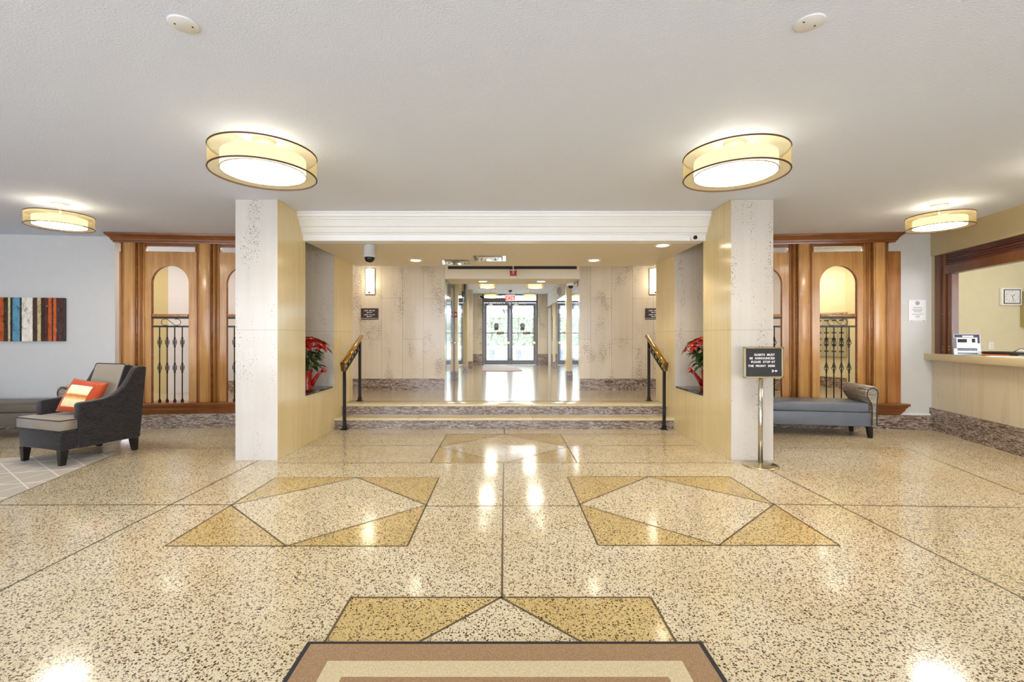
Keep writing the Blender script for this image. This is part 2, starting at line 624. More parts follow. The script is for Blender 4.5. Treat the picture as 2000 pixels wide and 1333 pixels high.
def tag(o, label, cat, group=None, kind=None):
    o['label'] = label
    o['category'] = cat
    if group:
        o['group'] = group
    if kind:
        o['kind'] = kind
    return o


def thing(name, label, cat, loc=(0, 0, 0), rz=0.0, group=None, kind=None):
    o = bpy.data.objects.new(name, None)
    o.empty_display_size = 0.1
    o.location = loc
    o.rotation_euler = (0, 0, rz)
    C.objects.link(o)
    return tag(o, label, cat, group, kind)


def struct(name, mb, mats, label, cat='structure', parent=None):
    o = mb.build(name, mats, parent)
    if parent is None:
        tag(o, label, cat, kind='structure')
    return o


def dup(root, loc, rz=None, label=None, scale=None):
    r = root.copy()
    C.objects.link(r)
    r.location = loc
    if rz is not None:
        r.rotation_euler = (0, 0, rz)
    if scale is not None:
        r.scale = (scale, scale, scale)
    if label:
        r['label'] = label
    for ch in list(root.children):
        c = ch.copy()
        C.objects.link(c)
        c.parent = r
        for g in list(ch.children):
            d = g.copy()
            C.objects.link(d)
            d.parent = c
    return r


FONT_CACHE = {}


def text_mesh(txt, size, align='CENTER', depth=0.0, bold=0.0, space=1.0):
    cu = bpy.data.curves.new('lettering', 'FONT')
    cu.body = txt
    cu.size = size
    cu.align_x = align
    cu.extrude = depth
    cu.offset = bold
    cu.space_character = space
    cu.resolution_u = 3
    o = bpy.data.objects.new('lettering', cu)
    C.objects.link(o)
    dg = bpy.context.evaluated_depsgraph_get()
    dg.update()
    me = bpy.data.meshes.new_from_object(o.evaluated_get(dg))
    bpy.data.objects.remove(o)
    bpy.data.curves.remove(cu)
    return me


TXZ = Matrix.Rotation(R(90), 4, 'X')     # text plane xy -> xz, facing -y

# ------------------------------------------------------------------ key dimensions
HC = 2.73           # lobby ceiling
ZU = 0.306          # upper floor
SOF = 2.425         # soffit over the steps
PX0, PX1 = 2.37, 2.81
YB = 8.60           # stone wall behind the cross passage

# ------------------------------------------------------------------ floors
mb = MB()
mb.quad([(-9, -3.6, 0), (9.5, -3.6, 0), (9.5, 9.4, 0), (-9, 9.4, 0)], 0)
ZT, ZL = 0.0006, 0.0012


def tri(*pts):
    mb.quad([(x, y, ZT) for x, y in pts], 1)


def line(x0, y0, x1, y1, w=0.011):
    d = Vector((x1 - x0, y1 - y0, 0))
    n = Vector((-d.y, d.x, 0)).normalized() * w / 2
    a, b = Vector((x0, y0, ZL)), Vector((x1, y1, ZL))
    mb.quad([a - n, b - n, b + n, a + n], 2)


def panel(x0, x1, y0, y1):
    xm, ym = (x0 + x1) / 2, (y0 + y1) / 2
    tri((x0, y0), (xm, y0), (x0, ym))
    tri((xm, y0), (x1, y0), (x1, ym))
    tri((x1, ym), (x1, y1), (xm, y1))
    tri((x0, ym), (xm, y1), (x0, y1))
    for a in ((x0, y0, x1, y0), (x1, y0, x1, y1), (x1, y1, x0, y1), (x0, y1, x0, y0),
              (x0, ym, xm, y0), (xm, y0, x1, ym), (x1, ym, xm, y1), (xm, y1, x0, ym)):
        line(*a)


panel(-2.10, -0.60, 2.85, 4.235)
panel(0.582, 2.082, 2.86, 4.26)
panel(-0.762, 0.728, 0.85, 2.29)
panel(-0.76, 0.745, 4.72, 6.10)
line(-0.012, 2.29, -0.008, 4.72)
line(0.0, 6.10, 0.0, 6.45)
line(-9, 3.53, -2.10, 3.55)
line(-0.60, 3.52, 0.582, 3.53)
line(2.082, 3.56, 6.5, 3.40)
line(-2.57, -3.5, -2.57, 6.6)
line(2.57, -3.5, 2.57, 6.6)
line(5.0, 6.6, 2.6, -2.5)
line(-5.0, 6.6, -2.7, -2.5)
line(-2.36, 6.10, 2.36, 6.10)
line(-2.36, 5.47, -0.76, 5.47)
line(0.745, 5.47, 2.36, 5.47)
line(-2.36, 4.72, -0.76, 4.72)
line(0.745, 4.72, 2.36, 4.72)
line(-6, 5.35, -2.81, 5.35)
line(2.82, 5.35, 4.6, 5.35)
struct('floor', mb, ['floor', 'floor_tan', 'brass_strip'], 'cream terrazzo lobby floor with tan diamond inlays', 'floor')

mb = MB()
mb.quad([(-9, 7.06, ZU), (9, 7.06, ZU), (9, 10.4, ZU), (-9, 10.4, ZU)])
mb.quad([(-9, 6.68, ZU - 0.001), (-PX1, 6.68, ZU - 0.001), (-PX1, 7.07, ZU - 0.001), (-9, 7.07, ZU - 0.001)])
mb.quad([(PX1, 6.68, ZU - 0.001), (9, 6.68, ZU - 0.001), (9, 7.07, ZU - 0.001), (PX1, 7.07, ZU - 0.001)])
mb.quad([(-1.9, 10.4, ZU), (2.3, 10.4, ZU), (2.3, 19.0, ZU), (-1.9, 19.0, ZU)])
struct('floor_upper', mb, ['floor_hall'], 'polished grey floor of the raised hall beyond the steps', 'floor')

# steps
st = thing('stairs', 'two broad travertine steps with brown marble risers across the opening', 'steps', (0, 0, 0), kind='structure')
MB().box(-PX0, PX0, 6.45, 7.0, 0.0, 0.121).build('riser', 'marble', st)
MB().box(-PX0, PX0, 6.42, 6.80, 0.121, 0.153, 0, 0.004).build('tread', 'trav_tread', st)
MB().box(-PX0, PX0, 6.74, 7.2, 0.1535, 0.274).build('riser', 'marble', st)
MB().box(-PX0, PX0, 6.71, 7.10, 0.274, 0.3065, 0, 0.004).build('tread', 'trav_tread', st)

# ------------------------------------------------------------------ piers with niches
for sg, nm in ((-1, 'left'), (1, 'right')):
    mb = MB()

    def pb(x0, x1, y0, y1, z0, z1):
        a, b = sorted((sg * x0, sg * x1))
        b2 = bmesh.new()
        bmesh.ops.create_cube(b2, size=1)
        for v in b2.verts:
            v.co = Vector(((a + b) / 2 + v.co.x * (b - a), (y0 + y1) / 2 + v.co.y * (y1 - y0), (z0 + z1) / 2 + v.co.z * (z1 - z0)))
        b2.normal_update()
        for f in b2.faces:
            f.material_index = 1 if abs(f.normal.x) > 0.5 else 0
        mb._join(b2, None)
    pb(PX0, PX1, 4.815, 5.49, 0, HC)
    pb(PX0, PX1, 5.49, 6.41, 0, 0.588)
    pb(PX0, PX1, 6.41, 7.2, 0, HC)
    pb(PX1 - 0.02, PX1, 5.49, 6.41, 0.588, HC)
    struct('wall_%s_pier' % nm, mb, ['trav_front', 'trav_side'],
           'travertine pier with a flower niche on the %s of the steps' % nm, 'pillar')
    mb = MB()
    a, b = sorted((sg * (PX0 - 0.012), sg * (PX1 - 0.02)))
    mb.box(a, b, 5.492, 6.34, 0.588, 0.613, 0, 0.003)
    struct('trim_1' if sg < 0 else 'trim_2', mb, ['black_slab'], 'black granite shelf inside the %s niche' % nm, 'shelf')

# ------------------------------------------------------------------ ceilings, beam, soffit
mb = MB()
mb.quad([(-9, -3.6, HC), (-9, 10, HC), (9.5, 10, HC), (9.5, -3.6, HC)])
mb.quad([(-9, -3.6, HC + 0.1), (-9, 10, HC + 0.1), (9.5, 10, HC + 0.1), (9.5, -3.6, HC + 0.1)])
struct('ceiling', mb, ['ceiling'], 'pale textured ceiling of the lobby', 'ceiling')

prof = [(5.262, HC), (5.262, 2.712), (5.275, 2.706), (5.275, 2.672), (5.29, 2.664), (5.294, 2.65), (5.306, 2.645), (5.325, 2.615), (5.342, 2.58),
        (5.35, 2.572), (5.362, 2.568), (5.372, 2.54), (5.385, 2.515), (5.402, 2.508), (5.408, 2.495), (5.418, 2.49), (5.43, SOF), (5.60, SOF), (5.60, HC)]
mb = MB()
mb.prism(prof, 'yz', -PX0, PX0)
struct('trim_3', mb, ['crown'], 'stepped white crown moulding across the opening', 'crown moulding')
mb = MB()
mb.box(-PX0, PX0, 5.45, 7.40, SOF + 0.001, HC - 0.01)
struct('ceiling_soffit', mb, ['soffit'], 'lowered beige soffit above the steps', 'soffit')

# stone wall behind the cross passage, painted continuations and baseboards
HX0, HX1 = -1.108, 1.405
mb = MB()
mb.box(-2.95, HX0, YB, YB + 0.15, ZU, HC)
struct('wall_back_left', mb, ['trav_back'], 'travertine block wall to the left of the hall opening', 'wall')
mb = MB()
mb.box(HX1, 2.95, YB, YB + 0.15, ZU, HC)
struct('wall_back_right', mb, ['trav_back'], 'travertine block wall to the right of the hall opening', 'wall')
for sg, nm, x in ((-1, 'left', HX0), (1, 'right', HX1)):
    mb = MB()
    a, b = sorted((sg * 2.95, x))
    mb.box(a, b, YB - 0.02, YB, ZU, ZU + 0.2)
    struct('baseboard_back_' + nm, mb, ['marble'], 'brown marble baseboard under the %s travertine block wall' % nm, 'baseboard')


def slab(p0, p1, th, z0, z1, mat=0, mbx=None):
    """vertical slab along p0->p1, thickness th to the left of the direction"""
    m_ = mbx or MB()
    d = Vector((p1[0] - p0[0], p1[1] - p0[1]))
    n = Vector((-d.y, d.x)).normalized() * th
    pts = [p0, p1, (p1[0] + n.x, p1[1] + n.y), (p0[0] + n.x, p0[1] + n.y)]
    m_.prism(pts, 'xy', z0, z1, mat)
    return m_


struct('wall_passage_left', slab((-5.85, 8.02), (-2.95, YB), 0.12, ZU, HC), ['wall_lav'], 'pale grey passage wall seen through the left screen arches', 'wall')
struct('wall_passage_left_end', slab((-8.2, 7.6), (-5.85, 8.02), 0.12, ZU, HC), ['wall_olive'], 'ochre painted passage wall at the left end behind the screen', 'wall')
struct('baseboard_passage_left', slab((-8.2, 7.58), (-2.95, YB - 0.02 - 0.0), 0.02, ZU, ZU + 0.2), ['marble'], 'marble baseboard seen through the left screen arches', 'baseboard')
struct('wall_passage_right', slab((2.95, YB), (5.45, 8.5), 0.12, ZU, HC), ['wall_lav'], 'pale grey passage wall seen through the right screen arches', 'wall')
struct('baseboard_passage_right', slab((2.95, YB - 0.02), (5.45, 8.48), 0.02, ZU, ZU + 0.2), ['marble'], 'marble baseboard seen through the right screen arches', 'baseboard')

# mail alcove seen through the right screen
MA, MBp = Vector((5.70, 10.156)), Vector((6.50, 8.69))
struct('wall_mail', slab(MA, MBp, 0.12, ZU, HC), ['wall_beige'], 'cream wall carrying the mailboxes behind the right screen', 'wall')
struct('wall_mail_side', slab((5.45, 8.5), (5.45, 10.2), 0.1, ZU, HC), ['wall_beige'], 'cream side wall of the mail alcove', 'wall')
struct('baseboard_mail', slab(MA + Vector((-0.018, -0.01)), MBp + Vector((-0.018, -0.01)), 0.015, ZU, ZU + 0.2), ['marble'], 'marble baseboard under the mailboxes', 'baseboard')
mb = MB()
mb.box(6.47, 6.95, 8.40, 8.75, ZU, HC)
struct('wall_mail_post', mb, ['wall_tan'], 'tan post at the right end of the mailboxes', 'wall post')
mb = MB()
mb.box(6.95, 9, 8.5, 8.62, 0, HC)
struct('wall_passage_far_right', mb, ['wall_beige'], 'cream passage wall beyond the mail alcove', 'wall')

# header over the hall opening
mb = MB()
mb.box(HX0, HX1, YB, 9.44, 2.37, HC)
mb.box(HX0 - 0.0, HX1, YB - 0.012, YB, 2.37, 2.70)
struct('trim_4', mb, ['soffit'], 'boxed header above the hall opening', 'header')

# ------------------------------------------------------------------ hall
HH = 2.75
mb = MB()
mb.quad([(-1.9, 9.44, HH), (-1.9, 16.2, HH), (2.3, 16.2, HH), (2.3, 9.44, HH)])
mb.quad([(-1.9, 8.75, HH + 0.1), (-1.9, 16.2, HH + 0.1), (2.3, 16.2, HH + 0.1), (2.3, 8.75, HH + 0.1)])
struct('ceiling_hall', mb, ['ceiling'], 'white ceiling of the hall leading to the glass doors', 'ceiling')

YE = 15.86
mb = MB()
mb.box(-1.6, -1.15, 8.75, YE, ZU, HH)
struct('wall_hall_left', mb, ['wall_beige'], 'cream left wall of the hall', 'wall')
mb = MB()
mb.box(1.56, 2.0, 8.75, YE, ZU, HH)
struct('wall_hall_right', mb, ['wall_beige'], 'cream right wall of the hall', 'wall')
mb = MB()
mb.box(-1.6, -0.765, YE, YE + 0.2, ZU, HH)
struct('wall_end_left', mb, ['trav_back'], 'travertine wall left of the glass doors', 'wall')
mb = MB()
mb.box(1.155, 2.0, YE, YE + 0.2, ZU, HH)
struct('wall_end_right', mb, ['trav_back'], 'travertine wall right of the glass doors', 'wall')
for a, b, nm in ((-1.15, -0.765, 'left'), (1.155, 1.56, 'right')):
    mb = MB()
    mb.box(a, b, YE - 0.02, YE, ZU, ZU + 0.38)
    struct('baseboard_end_' + nm, mb, ['marble'], 'marble baseboard beside the glass doors, %s side' % nm, 'baseboard')


def pilaster(name, x0, x1, y0, y1, label, z1=HH, mat='trav_front'):
    mb = MB()
    mb.box(x0, x1, y0, y1, ZU, z1)
    mb.box(x0 - 0.008, x1 + 0.008, y0 - 0.012, y1, ZU, ZU + 0.21, 1)
    return struct(name, mb, [mat, 'marble'], label, 'pilaster')


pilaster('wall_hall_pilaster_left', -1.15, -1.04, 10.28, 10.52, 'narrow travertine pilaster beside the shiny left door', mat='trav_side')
pilaster('wall_hall_pilaster_left.001', -1.15, -0.985, 14.3, 14.5, 'thin cream pilaster on the left before the glass doors')
pilaster('wall_hall_pilaster_left.002', -1.15, -1.0, 12.5, 12.72, 'dark edged pilaster at the left elevator', mat='wall_tan')
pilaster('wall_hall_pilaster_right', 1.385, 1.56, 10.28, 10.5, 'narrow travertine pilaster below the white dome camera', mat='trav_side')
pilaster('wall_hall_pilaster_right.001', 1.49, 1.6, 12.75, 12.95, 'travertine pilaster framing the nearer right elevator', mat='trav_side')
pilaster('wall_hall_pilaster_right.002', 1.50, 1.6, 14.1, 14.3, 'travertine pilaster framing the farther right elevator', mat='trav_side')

# shiny door on the left of the hall
d3 = thing('door_3', 'polished blue grey door on the left just inside the hall', 'door', (-1.15, 9.48, ZU), kind='structure')
mb = MB()
mb.box(0.002, 0.03, -0.68, 0.72, 0, 2.05)
mb.build('door_leaf', 'door_metal', d3)
mb = MB()
mb.box(0.0, 0.045, -0.73, -0.68, 0, 2.1).box(0.0, 0.045, 0.72, 0.77, 0, 2.1).box(0.0, 0.045, -0.73, 0.77, 2.05, 2.1)
mb.build('door_frame', 'door_frame', d3)
mb = MB()
mb.box(0.03, 0.036, 0.30, 0.42, 0.95, 1.75)
mb.build('vision_slot', 'smoke', d3)
mb = MB()
mb.cyl((0.03, 0.55, 0.85), (0.09, 0.55, 0.85), 0.012).cyl((0.085, 0.45, 0.85), (0.085, 0.57, 0.85), 0.011)
mb.build('door_handle', 'steel', d3)

# polished panels and elevator doors
tag(MB().box(-1.15, -1.06, 10.53, 12.49, ZU, 2.3).build('mirror_panel', 'mirror'), 'polished steel wall panel below the television on the hall left', 'wall panel')
tag(MB().box(1.45, 1.56, 8.76, 10.27, ZU, 2.37).build('mirror_panel.001', 'mirror'), 'tall mirror panel at the right edge of the hall opening', 'wall panel')
tag(MB().box(1.47, 1.56, 10.51, 12.74, ZU, 2.3).build('mirror_panel.002', 'mirror'), 'narrow mirror panel right behind the dome camera pilaster', 'wall panel')
for i, (y0, y1) in enumerate(((12.96, 14.09), (14.4, 15.4))):
    e = thing('elevator_door', ('nearer' if i == 0 else 'farther') + ' steel elevator door on the right hall wall', 'elevator door', (1.56, (y0 + y1) / 2, ZU), group='elevators')
    h = (y1 - y0) / 2
    MB().box(-0.03, -0.001, -h, h, 0, 2.1).build('door_leaf', 'mirror', e)
    MB().box(-0.036, -0.03, -0.006, 0.006, 0, 2.1).build('seam', 'smoke', e)
    MB().box(-0.045, -0.036, -0.6 * h, -0.5 * h, 0.85, 1.6).build('call_panel', 'smoke', e)
for i, (y, x) in enumerate(((12.2, 1.455), (13.5, 1.535))):
    e = thing('floor_indicator', ('nearer' if i == 0 else 'farther') + ' black floor indicator above the right elevators', 'indicator', (x, y, 2.38), group='elevator indicators')
    MB().box(-0.05, 0.02, -0.12, 0.12, 0, 0.2, 0, 0.006).build('housing', 'grey_plastic', e)
    MB().box(-0.053, -0.05, -0.09, 0.09, 0.03, 0.17).build('display', 'smoke', e)
mb = MB()
mb.box(1.50, 1.555, 15.45, 15.8, ZU, 2.25)
tag(mb.build('white_service_door', 'white_plastic'), 'narrow white door at the far right end of the hall', 'door')
# header strip above the elevators, right wall
mb = MB()
mb.box(1.47, 1.56, 10.51, YE, 2.302, HH)
struct('wall_hall_band', mb, ['wall_white'], 'white wall band above the right elevators', 'wall')

# ------------------------------------------------------------------ glass entrance doors
gd_y = YE + 0.06
mb = MB()
zt = ZU + 2.15
for x0, x1, z0, z1 in ((-0.765, -0.705, ZU, HH), (1.095, 1.155, ZU, HH), (-0.705, 1.095, zt, zt + 0.07), (-0.705, 1.095, HH - 0.05, HH), (-0.705, 0.17, zt + 0.07, zt + 0.16)):
    mb.box(x0, x1, gd_y - 0.04, gd_y + 0.06, z0, z1, 0, 0.003, 1)
mb.box(0.05, 0.09, gd_y - 0.02, gd_y + 0.02, zt + 0.07, HH - 0.05, 0)
struct('trim_5', mb, ['door_frame'], 'dark metal frame around the glass entrance doors', 'door frame')
mb = MB()
mb.box(-0.705, 1.095, gd_y, gd_y + 0.008, zt + 0.07, HH - 0.05)
struct('window_1', mb, ['glass'], 'transom pane over the glass entrance doors', 'window')
for i, (x0, x1) in enumerate(((-0.70, 0.19), (0.20, 1.09))):
    d = thing('door_%d' % (i + 1), ('left' if i == 0 else 'right') + ' leaf of the glass entrance doors at the hall end', 'door', ((x0 + x1) / 2, gd_y, ZU), kind='structure')
    w = (x1 - x0) / 2
    mb = MB()
    mb.box(-w, -w + 0.085, -0.02, 0.025, 0.01, 2.14, 0, 0.003, 1).box(w - 0.085, w, -0.02, 0.025, 0.01, 2.14, 0, 0.003, 1)
    mb.box(-w + 0.085, w - 0.085, -0.02, 0.025, 0.01, 0.16).box(-w + 0.085, w - 0.085, -0.02, 0.025, 2.05, 2.14)
    mb.build('stile_frame', 'door_frame', d)
    MB().box(-w + 0.085, w - 0.085, 0.0, 0.006, 0.16, 2.05).build('pane', 'glass', d)
    mb = MB()
    mb.cyl((-w + 0.06, -0.07, 1.1), (w - 0.06, -0.07, 1.1), 0.014, 10)
    pbr = mb.build('push_bar', 'door_frame', d)
    MB().box(0.0, 0.24, -0.1, -0.045, 1.055, 1.145, 0, 0.01).build('bar_housing', 'sconce_edge', pbr)
    mb = MB()
    mb.cyl((-0.02, -0.002, 1.36), (-0.02, -0.0005, 1.36), 0.085, 24)
    mb.box(-0.09, 0.05, -0.002, -0.0005, 1.2, 1.30)
    stk = mb.build('door_sticker', 'ink', d)
    mb = MB()
    mb.cyl((-0.02, -0.004, 1.36), (-0.02, -0.0025, 1.36), 0.058, 24, 1)
    mb.cyl((-0.02, -0.006, 1.36), (-0.02, -0.0045, 1.36), 0.045, 24, 0)
    mb.box(-0.035, -0.005, -0.0075, -0.0065, 1.34, 1.385, 1)
    mb.build('emblem', ['ink_dark', 'notice'], stk)
    MB().box(w - 0.10, w + 0.01 * 0, -0.05, -0.02, 0.7, 0.82, 0, 0.006).build('lock_box', 'champagne', d)
    mb = MB()
    mb.box(-w + 0.12, -w + 0.3, -0.075, -0.02, 2.06, 2.12, 0, 0.006)
    mb.bar((-w + 0.2, -0.06, 2.12), (-w + 0.55, -0.10, 2.09), 0.02, 0.012)
    mb.build('door_closer', 'steel', d)

# exterior beyond the glass
mb = MB()
mb.prism([(20.2, 0.0), (20.2, 0.22), (21.2, 0.26), (23.0, 0.74), (23.6, 0.80), (60, 0.85), (60, 0.0)], 'yz', -14, 16)
struct('ground', mb, ['grass'], 'pale lawn bank rising outside the glass doors', 'ground')
mb = MB()
mb.box(-6, 7, 16.06, 20.3, ZU - 0.12, ZU - 0.005)
mb.prism([(22.75, 0.70), (22.75, 0.74), (23.45, 0.80), (23.45, 0.70)], 'yz', -14, 16)
struct('ground_path', mb, ['paving'], 'pale paved landing and footpath outside the doors', 'path')
# outer vestibule frame
mb = MB()
for x0, x1, z0, z1 in ((-0.84, -0.69, ZU, 2.6), (0.18, 0.32, ZU, 2.6), (1.20, 1.34, ZU, 2.6), (-0.84, 1.34, 2.36, 2.50), (-0.84, 1.34, ZU, ZU + 0.13), (0.02, 0.05, 1.5, 2.36), (1.04, 1.07, 1.5, 2.36)):
    mb.box(x0, x1, 18.0, 18.06, z0, z1)
struct('trim_6', mb, ['frame_light'], 'pale outer vestibule frame beyond the glass doors', 'door frame')
random.seed(3)


def leaf_cloud(mb, n, cx, cy, cz, rx, ry, rz, size, mat=0, box=False):
    for _ in range(n):
        if box:
            p = Vector((random.uniform(-1, 1), random.uniform(-1, 1), random.uniform(-1, 1)))
            k = random.choice((0, 1, 2))
            if k == 0:
                p.y = -1
            elif k == 2:
                p.z = 1
        else:
            p = Vector((random.gauss(0, 1), random.gauss(0, 1), random.gauss(0, 1))).normalized() * random.uniform(0.75, 1)
        c = Vector((cx + p.x * rx, cy + p.y * ry, cz + p.z * rz))
        q = Quaternion((random.random() - .5, random.random() - .5, random.random() - .5, random.random() - .5)).normalized()
        s_ = size * random.uniform(0.6, 1.3)
        pts = [(0, -s_, 0), (s_ * .5, 0, s_ * .15), (0, s_, 0), (-s_ * .5, 0, s_ * .15)]
        mb.quad([c + q @ Vector(p_) for p_ in pts], mat)


mb = MB()
mb.box(-3.6, 4.6, 23.6, 25.1, 0.79, 2.25, 1)
leaf_cloud(mb, 4200, 0.5, 24.3, 1.60, 4.2, 0.85, 0.82, 0.085, 0, True)
tag(mb.build('hedge', ['hedge', 'hedge_dark']), 'clipped green hedge outside beyond the glass doors', 'hedge')
for i, x in enumerate((-3.2, 0.2, 3.6)):
    tr = thing('bare_tree', ('left', 'middle', 'right')[i] + ' leafless tree behind the hedge outside', 'tree', (x, 28 + i, 0.82), group='trees outside')
    mb = MB()
    mb.tube([(0, 0, 0), (0.05, 0, 1.2), (-0.05, 0, 2.6)], [0.12, 0.1, 0.07])
    trunk = mb.build('trunk', 'bark', tr)
    mb = MB()
    for k in range(26):
        a = random.uniform(0, 2 * PI)
        z0 = random.uniform(1.0, 2.5)
        L = random.uniform(0.7, 1.8)
        d = Vector((math.cos(a), math.sin(a) * 0.6, random.uniform(0.4, 1.1))) * L
        mb.tube([(0, 0, z0), Vector((0, 0, z0)) + d * 0.5 + Vector((0, 0, 0.1)), Vector((0, 0, z0)) + d], [0.035, 0.02, 0.006], 5)
    mb.build('branches', 'bark', tr)
for i, x in enumerate((-0.46, 0.62)):
    tag(MB().box(x - 0.07, x + 0.07, 18.6, 18.8, 0.29, 1.10, 0, 0.01).build('stone_post', 'post'), ('left' if i == 0 else 'right') + ' grey post outside seen through the glass door', 'post', 'posts outside')
    mb = MB()
    mb.tube([(x - 0.32, 18.75, 0.3), (x - 0.32, 18.75, 1.15), (x - 0.12, 18.75, 1.05), (x - 0.12, 18.75, 0.3)], 0.018)
    mb.tube([(x - 0.32, 18.75, 1.15), (x - 0.42, 20.5, 0.9), (x - 0.42, 20.5, 0.2)], 0.018)
    tag(mb.build('ramp_railing', 'post'), ('left' if i == 0 else 'right') + ' grey tube railing of the ramp outside', 'railing', 'ramp railings')

# ------------------------------------------------------------------ left lobby wall
WL0, WL1 = Vector((-8.9, 6.232)), Vector((-5.60, 6.628))
struct('wall_left_back', slab(WL0, WL1, 0.12, 0, HC), ['wall_white'], 'plain off white wall behind the painting', 'wall')
WD = (WL1 - WL0).normalized()
struct('baseboard_left_back', slab(WL0 + Vector((0.002, -0.02)), WL1 + Vector((0.002, -0.02)), 0.018, 0, 0.2), ['marble'], 'marble baseboard along the left white wall', 'baseboard')
mb = MB()
mb.box(-9.0, -8.9, -3.6, 6.3, 0, HC)
struct('wall_left', mb, ['wall_white'], 'side wall on the far left of the lobby', 'wall')
# glazed front behind the camera
mb = MB()
mb.box(-9, 7, -3.2, -3.1, 0, 0.25).box(-9, 7, -3.2, -3.1, 2.6, HC)
for x in (-9.0, -7.0, -5.0, -3.0, -1.0, 1.0, 3.0, 5.0, 6.9):
    mb.box(x, x + 0.1, -3.2, -3.1, 0.25, 2.6)
struct('wall_rear', mb, ['door_frame'], 'glazed front wall behind the camera', 'wall')
mb = MB()
mb.box(-8.9, 6.9, -3.155, -3.147, 0.25, 2.6)
struct('window_2', mb, ['glass_tint'], 'glazing of the front wall behind the camera', 'window')

# ------------------------------------------------------------------ wooden screens
PT = math.atan(0.096)


